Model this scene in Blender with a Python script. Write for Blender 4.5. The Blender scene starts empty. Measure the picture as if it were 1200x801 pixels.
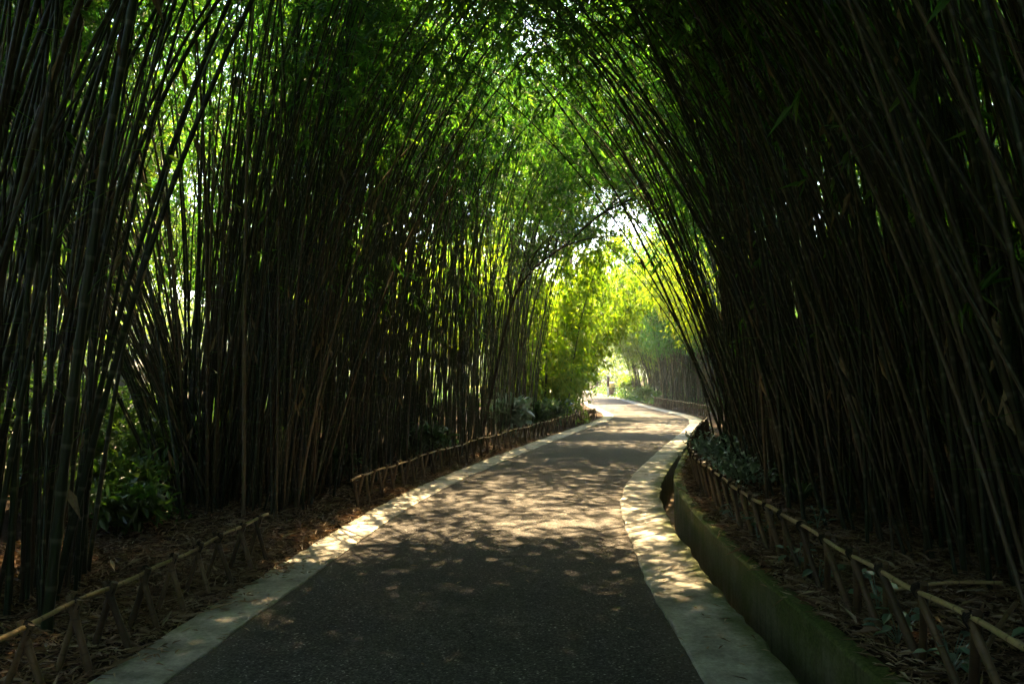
import bpy, math, random
import numpy as np
from mathutils import Vector, Matrix

random.seed(7)
RNG = np.random.default_rng(7)
PI = math.pi
scene = bpy.context.scene
COL = scene.collection

# ------------------------------------------------------------------ helpers
class MB:
    """collects vertices, triangles and quads, then links them as ONE mesh object"""
    def __init__(self):
        self.v, self.f, self.uv, self.n = [], [], [], 0
    def add(self, v, f, uv=None):
        v = np.asarray(v, float).reshape(-1, 3)
        f = np.asarray(f, int)
        self.v.append(v); self.f.append(f + self.n); self.n += len(v)
        self.uv.append(np.zeros((len(v), 2)) if uv is None else np.asarray(uv, float))
    def mesh(self, name, smooth=True):
        me = bpy.data.meshes.new(name)
        V = np.concatenate(self.v)
        me.vertices.add(len(V)); me.vertices.foreach_set('co', V.astype(np.float32).ravel())
        lv = np.concatenate([f.ravel() for f in self.f])
        lt = np.concatenate([np.full(len(f), f.shape[1]) for f in self.f])
        ls = np.concatenate([[0], np.cumsum(lt)[:-1]])
        me.loops.add(len(lv)); me.loops.foreach_set('vertex_index', lv.astype(np.int32))
        me.polygons.add(len(lt))
        me.polygons.foreach_set('loop_start', ls.astype(np.int32))
        me.polygons.foreach_set('use_smooth', np.full(len(lt), smooth))
        UV = np.concatenate(self.uv)
        u = me.uv_layers.new(name='UVMap')
        u.data.foreach_set('uv', UV[lv].astype(np.float32).ravel())
        me.update(); me.validate()
        return me
    def build(self, name, mat, parent=None, smooth=True):
        me = self.mesh(name, smooth)
        me.materials.append(mat)
        return link(name, me, parent)

def link(name, data, parent=None):
    o = bpy.data.objects.new(name, data)
    COL.objects.link(o)
    if parent: o.parent = parent
    return o

def tag(o, label=None, cat=None, group=None, kind=None):
    if label: o['label'] = label
    if cat: o['category'] = cat
    if group: o['group'] = group
    if kind: o['kind'] = kind
    return o

def empty(name, loc, rz=0.0):
    o = link(name, None)
    o.location = loc; o.rotation_euler = (0, 0, rz)
    o.empty_display_size = 0.1
    return o

def nrm(a):
    return a / np.maximum(np.linalg.norm(a, axis=-1, keepdims=True), 1e-9)

def tube(mb, pts, rad, sides=6, cap=True, v0=0.0):
    pts = np.asarray(pts, float); n = len(pts)
    rad = np.broadcast_to(np.asarray(rad, float), (n,))
    T = nrm(np.gradient(pts, axis=0))
    ref = np.array([0., 1., 0.]) if abs(T[0, 1]) < 0.9 else np.array([1., 0., 0.])
    A = nrm(np.cross(T, ref)); B = np.cross(T, A)
    a = np.linspace(0, 2*PI, sides, endpoint=False)
    ring = (A[:, None]*np.cos(a)[None, :, None] + B[:, None]*np.sin(a)[None, :, None])*rad[:, None, None] + pts[:, None]
    L = np.concatenate([[0], np.cumsum(np.linalg.norm(np.diff(pts, axis=0), axis=1))]) + v0
    uv = np.stack(np.broadcast_arrays((a/(2*PI))[None, :], L[:, None]), -1).reshape(-1, 2)
    i = np.arange(n-1)[:, None]*sides; j = np.arange(sides)[None, :]; k = (j+1) % sides
    f = np.stack([i+j, i+k, i+sides+k, i+sides+j], -1).reshape(-1, 4)
    mb.add(ring.reshape(-1, 3), f, uv)
    if cap:
        for r0, flip in ((0, True), (n-1, False)):
            idx = np.arange(sides)
            c = pts[r0]
            vv = np.concatenate([ring[r0], c[None]])
            ff = np.stack([idx, (idx+1) % sides, np.full(sides, sides)], -1)
            if flip: ff = ff[:, ::-1]
            mb.add(vv, ff, np.tile([[0.5, L[r0]]], (sides+1, 1)))

def leaf_arrays(P, D, N, ln, wd, fold=0.25):
    """folded lance-shaped leaves: 6 vertices, 4 faces each (2 tri + 2 quad as 4 tris)"""
    n = len(P)
    D = nrm(D); S = nrm(np.cross(D, N)); U = np.cross(S, D)
    ln = np.broadcast_to(ln, (n,))[:, None]; wd = np.broadcast_to(wd, (n,))[:, None]
    base = P
    l1 = P + D*ln*0.30 + S*wd*0.5 + U*wd*fold
    r1 = P + D*ln*0.30 - S*wd*0.5 + U*wd*fold
    tip = P + D*ln - U*ln*0.06
    v = np.stack([base, l1, tip, r1], 1).reshape(-1, 3)
    k = np.arange(n)[:, None]*4
    f = np.concatenate([k + np.array([[0, 1, 2]]), k + np.array([[0, 2, 3]])], 0)
    return v, f

def oval_leaf_arrays(P, D, N, ln, wd, fold=0.12):
    """broader leaves: 8 vertices"""
    n = len(P)
    D = nrm(D); S = nrm(np.cross(D, N)); U = np.cross(S, D)
    ln = np.broadcast_to(ln, (n,))[:, None]; wd = np.broadcast_to(wd, (n,))[:, None]
    v = np.stack([P, P + D*ln*.25 + S*wd*.42 + U*wd*fold, P + D*ln*.62 + S*wd*.42 + U*wd*fold - U*ln*.03,
                  P + D*ln - U*ln*.12, P + D*ln*.62 - S*wd*.42 + U*wd*fold - U*ln*.03, P + D*ln*.25 - S*wd*.42 + U*wd*fold], 1).reshape(-1, 3)
    k = np.arange(n)[:, None]*6
    f = np.concatenate([k + np.array([[0, 1, 2, 3]]), k + np.array([[0, 3, 4, 5]])], 0)
    return v, f

# ------------------------------------------------------------------ materials
def new_mat(name):
    m = bpy.data.materials.new(name); m.use_nodes = True
    nt = m.node_tree
    for n in list(nt.nodes): nt.nodes.remove(n)
    out = nt.nodes.new('ShaderNodeOutputMaterial')
    return m, nt, out

def N(nt, typ, **kw):
    n = nt.nodes.new(typ)
    for k, v in kw.items():
        if k in n.inputs.keys() if isinstance(k, str) else False: n.inputs[k].default_value = v
        else: setattr(n, k, v)
    return n

def ramp(nt, src, stops):
    r = nt.nodes.new('ShaderNodeValToRGB')
    el = r.color_ramp.elements
    while len(el) < len(stops): el.new(0.5)
    for e, (p, c) in zip(el, stops):
        e.position = p; e.color = (*c, 1) if len(c) == 3 else c
    nt.links.new(src, r.inputs[0])
    return r.outputs[0]

def noise(nt, vec, scale, detail=4, rough=0.55):
    n = nt.nodes.new('ShaderNodeTexNoise')
    n.inputs['Scale'].default_value = scale; n.inputs['Detail'].default_value = detail; n.inputs['Roughness'].default_value = rough
    if vec is not None: nt.links.new(vec, n.inputs['Vector'])
    return n.outputs['Fac']

def mixc(nt, fac, a, b, mode='MIX'):
    m = nt.nodes.new('ShaderNodeMix'); m.data_type = 'RGBA'; m.blend_type = mode
    for sock, val in ((m.inputs[0], fac), (m.inputs[6], a), (m.inputs[7], b)):
        if hasattr(val, 'is_linked'): nt.links.new(val, sock)
        elif isinstance(val, (int, float)): sock.default_value = val
        else: sock.default_value = (*val, 1)
    return m.outputs[2]

def math_n(nt, op, a, b=None, c=None):
    m = nt.nodes.new('ShaderNodeMath'); m.operation = op
    for i, val in enumerate((a, b, c)):
        if val is None: continue
        if hasattr(val, 'is_linked'): nt.links.new(val, m.inputs[i])
        else: m.inputs[i].default_value = val
    return m.outputs[0]

def principled(nt, out, col, rough=0.8, spec=0.3, height=None, bump=0.3, dist=0.01):
    p = nt.nodes.new('ShaderNodeBsdfPrincipled')
    for key, val in (('Base Color', col), ('Roughness', rough), ('Specular IOR Level', spec)):
        s = p.inputs[key]
        if hasattr(val, 'is_linked'): nt.links.new(val, s)
        elif isinstance(val, (tuple, list)): s.default_value = (*val, 1)
        else: s.default_value = val
    if height is not None:
        b = nt.nodes.new('ShaderNodeBump'); b.inputs['Strength'].default_value = bump; b.inputs['Distance'].default_value = dist
        nt.links.new(height, b.inputs['Height']); nt.links.new(b.outputs[0], p.inputs['Normal'])
    nt.links.new(p.outputs[0], out.inputs[0])
    return p

def obj_co(nt):
    return nt.nodes.new('ShaderNodeTexCoord').outputs['Object']
def uv_co(nt):
    return nt.nodes.new('ShaderNodeTexCoord').outputs['UV']

def leaf_mat(name, cols, tcols, trans=0.5, rough=0.45, objrand=0.35, gloss=0.06):
    """leaf: reflected colour from a range, transmitted colour from another"""
    m, nt, out = new_mat(name)
    g = nt.nodes.new('ShaderNodeNewGeometry'); oi = nt.nodes.new('ShaderNodeObjectInfo')
    f = math_n(nt, 'ADD', math_n(nt, 'MULTIPLY', g.outputs['Random Per Island'], 1-objrand),
               math_n(nt, 'MULTIPLY', oi.outputs['Random'], objrand))
    c = ramp(nt, f, [(i/(len(cols)-1), c) for i, c in enumerate(cols)])
    t = ramp(nt, f, [(i/(len(tcols)-1), c) for i, c in enumerate(tcols)])
    d = nt.nodes.new('ShaderNodeBsdfDiffuse'); nt.links.new(c, d.inputs[0])
    tr = nt.nodes.new('ShaderNodeBsdfTranslucent'); nt.links.new(t, tr.inputs[0])
    mx = nt.nodes.new('ShaderNodeMixShader'); mx.inputs[0].default_value = trans
    nt.links.new(d.outputs[0], mx.inputs[1]); nt.links.new(tr.outputs[0], mx.inputs[2])
    gl = nt.nodes.new('ShaderNodeBsdfGlossy'); gl.inputs['Roughness'].default_value = rough
    gl.inputs['Color'].default_value = (1, 1, 1, 1)
    m2 = nt.nodes.new('ShaderNodeMixShader'); m2.inputs[0].default_value = gloss
    nt.links.new(mx.outputs[0], m2.inputs[1]); nt.links.new(gl.outputs[0], m2.inputs[2])
    nt.links.new(m2.outputs[0], out.inputs[0])
    return m

M = {}
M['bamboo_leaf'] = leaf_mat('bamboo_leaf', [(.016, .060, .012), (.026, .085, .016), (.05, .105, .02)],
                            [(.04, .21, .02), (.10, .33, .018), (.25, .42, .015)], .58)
M['lit_leaf'] = leaf_mat('sunlit_leaf', [(.05, .09, .015), (.08, .12, .016), (.11, .13, .02)],
                         [(.12, .34, .006), (.30, .48, .008), (.50, .54, .012)], .6)  # sun glow put into the colour: brighter, yellower copy of bamboo_leaf
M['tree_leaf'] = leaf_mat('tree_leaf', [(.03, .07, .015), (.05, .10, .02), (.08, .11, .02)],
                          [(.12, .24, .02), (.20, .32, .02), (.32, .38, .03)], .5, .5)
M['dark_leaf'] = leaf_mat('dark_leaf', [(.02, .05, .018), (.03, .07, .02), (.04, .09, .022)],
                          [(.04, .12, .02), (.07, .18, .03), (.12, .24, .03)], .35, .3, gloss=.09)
M['shrub_leaf'] = leaf_mat('shrub_leaf', [(.03, .08, .02), (.05, .11, .02), (.08, .12, .02)],
                           [(.08, .20, .02), (.12, .28, .02), (.22, .34, .03)], .45, .35, gloss=.08)
M['glossy_leaf'] = leaf_mat('glossy_leaf', [(.05, .12, .07), (.08, .16, .10), (.11, .19, .12)],
                            [(.06, .16, .06), (.08, .2, .08), (.1, .24, .08)], .25, .3, gloss=.16)
M['dry_leaf'] = leaf_mat('dry_leaf', [(.06, .038, .022), (.16, .105, .06), (.29, .21, .135), (.42, .345, .245)],
                         [(.10, .05, .02), (.2, .1, .04), (.3, .18, .08)], .2, .6, 0, .03)
M['grass_blade'] = leaf_mat('grass_blade', [(.06, .10, .02), (.10, .13, .025), (.14, .15, .03)],
                            [(.2, .3, .02), (.34, .40, .03), (.42, .44, .04)], .5, .5, 0, .03)

def stem_mat():
    m, nt, out = new_mat('bamboo_stem')
    uv = uv_co(nt); sep = nt.nodes.new('ShaderNodeSeparateXYZ'); nt.links.new(uv, sep.inputs[0])
    oi = nt.nodes.new('ShaderNodeObjectInfo'); g = nt.nodes.new('ShaderNodeNewGeometry')
    r = math_n(nt, 'FRACT', math_n(nt, 'ADD', oi.outputs['Random'], g.outputs['Random Per Island']))
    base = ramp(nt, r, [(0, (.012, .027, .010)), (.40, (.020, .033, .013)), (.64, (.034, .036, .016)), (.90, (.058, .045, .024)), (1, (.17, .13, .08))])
    ring = math_n(nt, 'FRACT', math_n(nt, 'DIVIDE', sep.outputs[1], 0.27))
    pale = ramp(nt, ring, [(0, (.15, .15, .15)), (.03, (0, 0, 0)), (.86, (0, 0, 0)), (.93, (1, 1, 1)), (.985, (1, 1, 1)), (1, (.1, .1, .1))])
    col = mixc(nt, math_n(nt, 'MULTIPLY', pale, .4), base, (.20, .20, .15))
    st = noise(nt, obj_co(nt), 9, 5)
    col = mixc(nt, math_n(nt, 'MULTIPLY', ramp(nt, st, [(.45, (0, 0, 0)), (.75, (1, 1, 1))]), .6), col, (.03, .028, .02))
    principled(nt, out, col, .42, .4)
    return m
M['stem'] = stem_mat()

def simple_noise_mat(name, stops, scale, rough=.85, spec=.2, bump=.3, dist=.01, bscale=None, detail=6):
    m, nt, out = new_mat(name)
    co = obj_co(nt)
    col = ramp(nt, noise(nt, co, scale, detail, .62), stops)
    principled(nt, out, col, rough, spec, noise(nt, co, bscale or scale*3, 4), bump, dist)
    return m
M['bark'] = simple_noise_mat('bark', [(.3, (.03, .022, .016)), (.6, (.075, .058, .042)), (.8, (.11, .09, .065))], 14, bump=.6, dist=.02)
M['soil'] = simple_noise_mat('soil', [(.3, (.018, .013, .009)), (.55, (.05, .034, .022)), (.8, (.10, .066, .04))], 9, .95, .1, .8, .03, 40)
M['twig'] = simple_noise_mat('twig', [(.3, (.03, .04, .015)), (.7, (.07, .07, .03))], 5, bump=.1)
M['sheath'] = simple_noise_mat('sheath', [(.3, (.16, .11, .06)), (.7, (.30, .23, .14))], 30, .8, .2, .3, .005)
M['rock'] = simple_noise_mat('rock', [(.25, (.10, .105, .11)), (.5, (.24, .25, .27)), (.8, (.42, .42, .44))], 3, .85, .2, .7, .05)
M['brown_rock'] = simple_noise_mat('brown_rock', [(.25, (.06, .045, .025)), (.5, (.14, .10, .05)), (.8, (.22, .16, .09))], 6, .9, .2, .7, .03)
M['lash'] = simple_noise_mat('lashing', [(.3, (.012, .01, .008)), (.7, (.035, .028, .02))], 60, .8, .2, .6, .004)
M['metal_brown'] = simple_noise_mat('bin_brown', [(.3, (.06, .035, .03)), (.7, (.10, .06, .05))], 8, .55, .4, .1)
M['yellow'] = simple_noise_mat('bin_lid', [(.3, (.45, .36, .12)), (.7, (.6, .48, .18))], 8, .5, .4, .1)
M['white_paint'] = simple_noise_mat('white_paint', [(.3, (.68, .68, .66)), (.7, (.82, .82, .8))], 6, .5, .3, .05)
M['dark_panel'] = simple_noise_mat('dark_panel', [(.3, (.05, .03, .035)), (.7, (.09, .06, .06))], 6, .4, .4, .05)
M['far_hill'] = simple_noise_mat('far_hill', [(.35, (.04, .07, .03)), (.65, (.08, .12, .05))], .15, .95, .05, .3, .5)
M['pale_wall'] = simple_noise_mat('pale_wall', [(.3, (.40, .43, .44)), (.7, (.55, .57, .57))], 2, .85, .2, .1)

def cane_mat(name, a, b, c):
    m, nt, out = new_mat(name)
    uv = uv_co(nt); sep = nt.nodes.new('ShaderNodeSeparateXYZ'); nt.links.new(uv, sep.inputs[0])
    co = obj_co(nt); oi = nt.nodes.new('ShaderNodeObjectInfo')
    base = ramp(nt, math_n(nt, 'ADD', math_n(nt, 'MULTIPLY', noise(nt, co, 6, 5), .7), math_n(nt, 'MULTIPLY', oi.outputs['Random'], .35)),
                [(.25, a), (.5, b), (.8, c)])
    ring = math_n(nt, 'FRACT', math_n(nt, 'DIVIDE', sep.outputs[1], 0.19))
    dark = ramp(nt, ring, [(0, (1, 1, 1)), (.04, (0, 0, 0)), (.95, (0, 0, 0)), (1, (1, 1, 1))])
    col = mixc(nt, math_n(nt, 'MULTIPLY', dark, .7), base, (.05, .035, .02))
    sp = ramp(nt, noise(nt, co, 55, 3), [(.55, (0, 0, 0)), (.72, (1, 1, 1))])
    col = mixc(nt, math_n(nt, 'MULTIPLY', sp, .5), col, (.04, .03, .02))
    principled(nt, out, col, .5, .35, noise(nt, co, 80, 3), .2, .003)
    return m
M['stake'] = cane_mat('old_cane', (.035, .024, .013), (.095, .063, .034), (.18, .125, .07))
M['rail'] = cane_mat('pale_cane', (.19, .13, .06), (.34, .25, .12), (.46, .36, .19))

def asphalt_mat():
    m, nt, out = new_mat('asphalt')
    co = obj_co(nt)
    v = nt.nodes.new('ShaderNodeTexVoronoi'); v.inputs['Scale'].default_value = 95
    nt.links.new(co, v.inputs['Vector'])
    sepc = nt.nodes.new('ShaderNodeSeparateColor'); nt.links.new(v.outputs['Color'], sepc.inputs[0])
    stone = ramp(nt, sepc.outputs[0], [(0, (.029, .028, .0285)), (.5, (.055, .0535, .053)), (.85, (.090, .086, .084)), (.975, (.125, .12, .115)), (1, (.34, .33, .31))])
    big = ramp(nt, noise(nt, co, .9, 5), [(.35, (.78, .78, .80)), (.65, (1.12, 1.1, 1.06))])
    col = mixc(nt, 1.0, stone, big, 'MULTIPLY')
    fine = ramp(nt, noise(nt, co, 320, 2), [(.3, (.8, .8, .8)), (.7, (1.2, 1.2, 1.2))])
    col = mixc(nt, 1.0, col, fine, 'MULTIPLY')
    # dust along the edges, the way a swept path keeps it
    uv = uv_co(nt); sep = nt.nodes.new('ShaderNodeSeparateXYZ'); nt.links.new(uv, sep.inputs[0])
    e = math_n(nt, 'ABSOLUTE', math_n(nt, 'SUBTRACT', sep.outputs[0], .5))
    ed = math_n(nt, 'MULTIPLY', ramp(nt, e, [(.42, (0, 0, 0)), (.5, (1, 1, 1))]), noise(nt, co, 7, 5))
    col = mixc(nt, math_n(nt, 'MULTIPLY', ed, .5), col, (.13, .11, .085))
    h = math_n(nt, 'SUBTRACT', 1.0, v.outputs['Distance'])
    ck = nt.nodes.new('ShaderNodeTexVoronoi'); ck.feature = 'DISTANCE_TO_EDGE'; ck.inputs['Scale'].default_value = .42
    wv = nt.nodes.new('ShaderNodeVectorMath'); wv.operation = 'ADD'; nt.links.new(co, wv.inputs[0])
    nz = nt.nodes.new('ShaderNodeTexNoise'); nz.inputs['Scale'].default_value = 2.2; nz.inputs['Detail'].default_value = 6; nt.links.new(co, nz.inputs['Vector'])
    nt.links.new(nz.outputs['Color'], wv.inputs[1]); nt.links.new(wv.outputs[0], ck.inputs['Vector'])
    crack = math_n(nt, 'MULTIPLY', ramp(nt, ck.outputs['Distance'], [(0, (1, 1, 1)), (.006, (0, 0, 0))]), ramp(nt, noise(nt, co, .35, 3), [(.48, (0, 0, 0)), (.56, (1, 1, 1))]))
    col = mixc(nt, math_n(nt, 'MULTIPLY', crack, .8), col, (.008, .008, .008))
    stain = ramp(nt, noise(nt, co, 1.7, 7, .7), [(.56, (0, 0, 0)), (.70, (1, 1, 1))])
    col = mixc(nt, math_n(nt, 'MULTIPLY', stain, .35), col, (.085, .075, .062))
    principled(nt, out, col, .85, .18, h, .7, .006)
    return m
M['asphalt'] = asphalt_mat()

def concrete_mat(name, moss_side, stops, mossy=1.0, base_moss=0.0):
    """worn concrete; moss grows near u = 1 (the outer edge)"""
    m, nt, out = new_mat(name)
    co = obj_co(nt)
    n1 = noise(nt, co, 2.3, 8, .65); n2 = noise(nt, co, 38, 4, .6)
    col = ramp(nt, n1, stops)
    col = mixc(nt, 1.0, col, ramp(nt, n2, [(.3, (.72, .72, .72)), (.7, (1.15, 1.15, 1.15))]), 'MULTIPLY')
    mp = nt.nodes.new('ShaderNodeMapping'); mp.inputs['Scale'].default_value = (14, 14, .9); nt.links.new(co, mp.inputs[0])
    drip = ramp(nt, noise(nt, mp.outputs[0], 1.0, 5, .65), [(.5, (0, 0, 0)), (.72, (1, 1, 1))])
    if base_moss: col = mixc(nt, math_n(nt, 'MULTIPLY', drip, .75), col, (.03, .03, .022))
    pit = ramp(nt, noise(nt, co, 130, 2), [(.62, (0, 0, 0)), (.75, (1, 1, 1))])
    col = mixc(nt, math_n(nt, 'MULTIPLY', pit, .5), col, (.05, .045, .035))
    uv = uv_co(nt); sep = nt.nodes.new('ShaderNodeSeparateXYZ'); nt.links.new(uv, sep.inputs[0])
    joint = math_n(nt, 'FRACT', math_n(nt, 'DIVIDE', sep.outputs[1], 3.0))
    jl = ramp(nt, joint, [(0, (1, 1, 1)), (.0035, (1, 1, 1)), (.006, (0, 0, 0))])
    col = mixc(nt, math_n(nt, 'MULTIPLY', jl, .85), col, (.025, .022, .018))
    edge = ramp(nt, sep.outputs[0], [(.45, (base_moss,)*3), (1.0, (1, 1, 1))])
    mo = math_n(nt, 'MULTIPLY', ramp(nt, math_n(nt, 'ADD', math_n(nt, 'MULTIPLY', noise(nt, co, 3.1, 8, .7), .8), math_n(nt, 'MULTIPLY', edge, .45)),
                                     [(.55, (0, 0, 0)), (.80, (1, 1, 1))]), mossy)
    mossc = ramp(nt, noise(nt, co, 60, 4), [(.3, (.035, .055, .014)), (.7, (.10, .125, .035))])
    col = mixc(nt, mo, col, mossc)
    principled(nt, out, col, .88, .2, math_n(nt, 'ADD', math_n(nt, 'MULTIPLY', n2, .6), math_n(nt, 'MULTIPLY', mo, .4)), .35, .012)
    return m
CS = [(.30, (.12, .115, .10)), (.42, (.26, .25, .22)), (.56, (.40, .385, .345)), (.72, (.54, .52, .47))]
M['kerb_clean'] = concrete_mat('kerb_concrete', 1, CS, .35)
M['kerb_moss'] = concrete_mat('mossy_kerb_concrete', 1, CS, .9)
M['wall_moss'] = concrete_mat('mossy_wall_concrete', 1, [(.25, (.09, .09, .06)), (.5, (.17, .16, .115)), (.75, (.26, .24, .185))], 1.0, .4)
M['channel'] = concrete_mat('channel_concrete', 1, [(.25, (.15, .11, .07)), (.5, (.24, .18, .11)), (.75, (.32, .25, .16))], .3)

# ------------------------------------------------------------------ the path
Lc = [(-2.9, -14), (-2.45, -6), (-2.1, 0), (-1.81, 4.13), (-1.66, 5.8), (-1.52, 7.2), (-1.25, 9.7), (-.57, 13.2), (.8, 18.7), (2.5, 25.2), (3.75, 30), (4.2, 34), (4.3, 41), (4.5, 47), (4.9, 57), (5.0, 69), (4.6, 84), (3.4, 100)]
Rc = [(.2, -14), (.6, -6), (.88, 0), (1.0, 4.13), (1.03, 5.7), (1.12, 7.4), (1.35, 9.95), (1.9, 12.7), (3.4, 18), (5.2, 24), (6.4, 29), (6.72, 33), (6.75, 40), (7.0, 47), (7.4, 57), (7.5, 69), (7.1, 84), (6.0, 100)]
def catmull(c, per=24):
    c = np.array(c, float); out = []
    P = np.concatenate([[2*c[0]-c[1]], c, [2*c[-1]-c[-2]]])
    for i in range(1, len(P)-2):
        p0, p1, p2, p3 = P[i-1:i+3]
        t = np.linspace(0, 1, per, endpoint=False)[:, None]
        out.append(.5*((2*p1) + (p2-p0)*t + (2*p0-5*p1+4*p2-p3)*t**2 + (3*p1-p0-3*p2+p3)*t**3))
    out.append(c[-1:]); return np.concatenate(out)
def smooth(p, k=7, it=3):
    for _ in range(it):
        q = p.copy()
        pad = np.concatenate([np.repeat(p[:1], k//2, 0), p, np.repeat(p[-1:], k//2, 0)])
        q = np.stack([np.convolve(pad[:, j], np.ones(k)/k, 'valid') for j in (0, 1)], 1)
        q[:k] = p[:k]; q[-k:] = p[-k:]
        p = q
    return p
LE, RE = smooth(catmull(Lc)), smooth(catmull(Rc))
def normal_left(p):
    t = nrm(np.gradient(p, axis=0)); return np.stack([-t[:, 1], t[:, 0]], 1)
nL, nR = normal_left(LE), -normal_left(RE)          # both pointing away from the road
KL, KR = 0.40, 0.50
LO, RO = LE + nL*KL, RE + nR*KR                     # outer kerb edges
arc = np.concatenate([[0], np.cumsum(np.linalg.norm(np.diff(RE, axis=0), axis=1))])
arcL = np.concatenate([[0], np.cumsum(np.linalg.norm(np.diff(LE, axis=0), axis=1))])

def rbase(y):  # level of the bank on the right: raised behind the mossy wall, flush further on
    return 0.18*(1-np.clip((y-20)/8, 0, 1)) + 0.02
def gz_side(d, y, left):
    d = np.asarray(d, float)
    if left: return 0.0 + .045*np.clip(d, 0, 5) + .02*np.clip(d-5, 0, 10)
    return rbase(y) + .05*np.clip(d-.3, 0, 6)
def poly_dist(P, line):
    P = np.atleast_2d(P); best = np.full(len(P), 1e9); side = np.zeros(len(P))
    for i in range(0, len(line)-1):
        a, b = line[i], line[i+1]; ab = b-a
        t = np.clip(((P-a)@ab)/(ab@ab), 0, 1)
        q = a + t[:, None]*ab; d = np.linalg.norm(P-q, axis=1)
        s = ab[0]*(P[:, 1]-a[1]) - ab[1]*(P[:, 0]-a[0])
        m = d < best - 1e-9
        best[m] = d[m]; side[m] = s[m]
    return best, side
LOd, ROd = LO[::4], RO[::4]
def lateral(P):
    """+d left of the left kerb, -d right of the right kerb, 0 on the road"""
    dl, sl = poly_dist(P, LOd); dr, sr = poly_dist(P, ROd)
    return np.where(sl > 0, dl, 0) , np.where(sr < 0, dr, 0)
def gz(x, y):
    dl, dr = lateral(np.array([[x, y]]))
    if dl[0] > 0: return float(gz_side(dl, y, True)[0])
    if dr[0] > 0: return float(gz_side(dr, y, False)[0])
    return 0.0

def strip(cols, uvs, zlist=None):
    """quads between consecutive polylines; cols: list of (n,3)"""
    mb = MB(); n = len(cols[0]); k = len(cols)
    V = np.stack(cols, 1).reshape(-1, 3)
    i = np.arange(n-1)[:, None]*k; j = np.arange(k-1)[None]
    f = np.stack([i+j, i+j+1, i+k+j+1, i+k+j], -1).reshape(-1, 4)
    mb.add(V, f, np.stack(uvs, 1).reshape(-1, 2))
    return mb
def P3(p, z):
    return np.concatenate([p, np.broadcast_to(np.asarray(z, float).reshape(-1, 1) if np.ndim(z) else np.full((1, 1), z), (len(p), 1))], 1)
def UVc(u, s):
    return np.stack([np.full(len(s), u), s], 1)

# asphalt with a faint camber
us = np.linspace(0, 1, 9)
cols = [P3(LE*(1-u)+RE*u, .022*4*u*(1-u)) for u in us]
road = strip(cols, [UVc(u, arc) for u in us]).build('road', M['asphalt']); tag(road, kind='structure')

wob = lambda n, a, s: np.convolve(RNG.normal(size=n+40), np.ones(s)/s, 'same')[20:-20]*a*math.sqrt(s)
def kerb(E, nn, w, arcv, depth, mat, name):
    n = len(E); e0 = wob(n, .006, 3)[:, None]; e1 = wob(n, .009, 3)[:, None]
    cs = [P3(E + nn*(-.004) + nn*e0, -.08), P3(E + nn*e0, .010), P3(E + nn*(.012) + nn*e0, .016), P3(E+nn*(w*.5), .017), P3(E + nn*(w-.018) + nn*e1, .017), P3(E + nn*w + nn*e1, .006),
          P3(E + nn*(w+.004) + nn*e1, -.12), P3(E + nn*(w+.004) + nn*e1, depth)]
    us = [0, .0, .03, .5, .95, 1, 1, .9]
    o = strip(cs, [UVc(u, arcv) for u in us]).build(name, mat, smooth=False); tag(o, kind='structure')
kerb(LE, nL, KL, arcL, -.3, M['kerb_clean'], 'kerb')
kerb(RE, nR, KR, arc, -.5, M['kerb_moss'], 'kerb')

# drain channel and low mossy wall on the right, up to where the bank comes down to the path
GAP, THK, WTOP = .19, .125, .205
iend = int(np.argmax(RE[:, 1] > 23.5))
sl = slice(0, iend)
ch = strip([P3(RO[sl] + nR[sl]*.002, -.44), P3(RO[sl] + nR[sl]*(GAP*.5), -.455), P3(RO[sl] + nR[sl]*(GAP+.01), -.44)], [UVc(u, arc[sl]) for u in (0, .3, .6)])
tag(ch.build('drain_channel', M['channel']), kind='structure')
n = iend; e0 = wob(n, .004, 7)[:, None]; tz = WTOP + wob(n, .004, 9)
def RW(o): return RO[sl] + nR[sl]*o
wl = strip([P3(RW(GAP), -.5), P3(RW(GAP)+nR[sl]*e0, tz-.016), P3(RW(GAP+.014)+nR[sl]*e0, tz), P3(RW(GAP+THK*.5), tz+.004), P3(RW(GAP+THK-.012)-nR[sl]*e0, tz), P3(RW(GAP+THK)-nR[sl]*e0, tz-.02), P3(RW(GAP+THK), -.2)],
           [UVc(u, arc[sl]) for u in (.45, .75, .9, 1, 1, .9, .8)])
# close the far end
wall = wl.build('retaining_wall', M['wall_moss'], smooth=False)
tag(wall, 'low curved concrete wall with green moss on its top beside the drain', 'wall')

# verge strips that meet the kerbs exactly
def verge(E, nn, offs, zf, arcv, name):
    cs = [];
    for o in offs:
        p = E + nn*o
        cs.append(P3(p, zf(o, p[:, 1]) + (wob(len(p), .008, 5) if 0.05 < o < 1.5 else 0)))
    cs[-1][:, 2] -= .14
    o = strip(cs, [UVc(q, arcv) for q in offs]).build(name, M['soil']); tag(o, kind='structure')
verge(LO, nL, [.003, .12, .3, .5, .75, 1.0, 1.3], lambda o, y: gz_side(o, y, True)-.012, arcL, 'verge')
iz = slice(0, iend)
verge(RO[sl], nR[sl], [GAP+THK-.002, .42, .55, .75, 1.0, 1.3], lambda o, y: gz_side(o, y, False)-.01, arc[sl], 'verge')
s2 = slice(iend-2, len(RO))
verge(RO[s2], nR[s2], [.003, .2, .45, .75, 1.0, 1.3], lambda o, y: gz_side(o, y, False)*np.clip(.2+o*2, 0, 1)-.012, arc[s2], 'verge')

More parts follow.
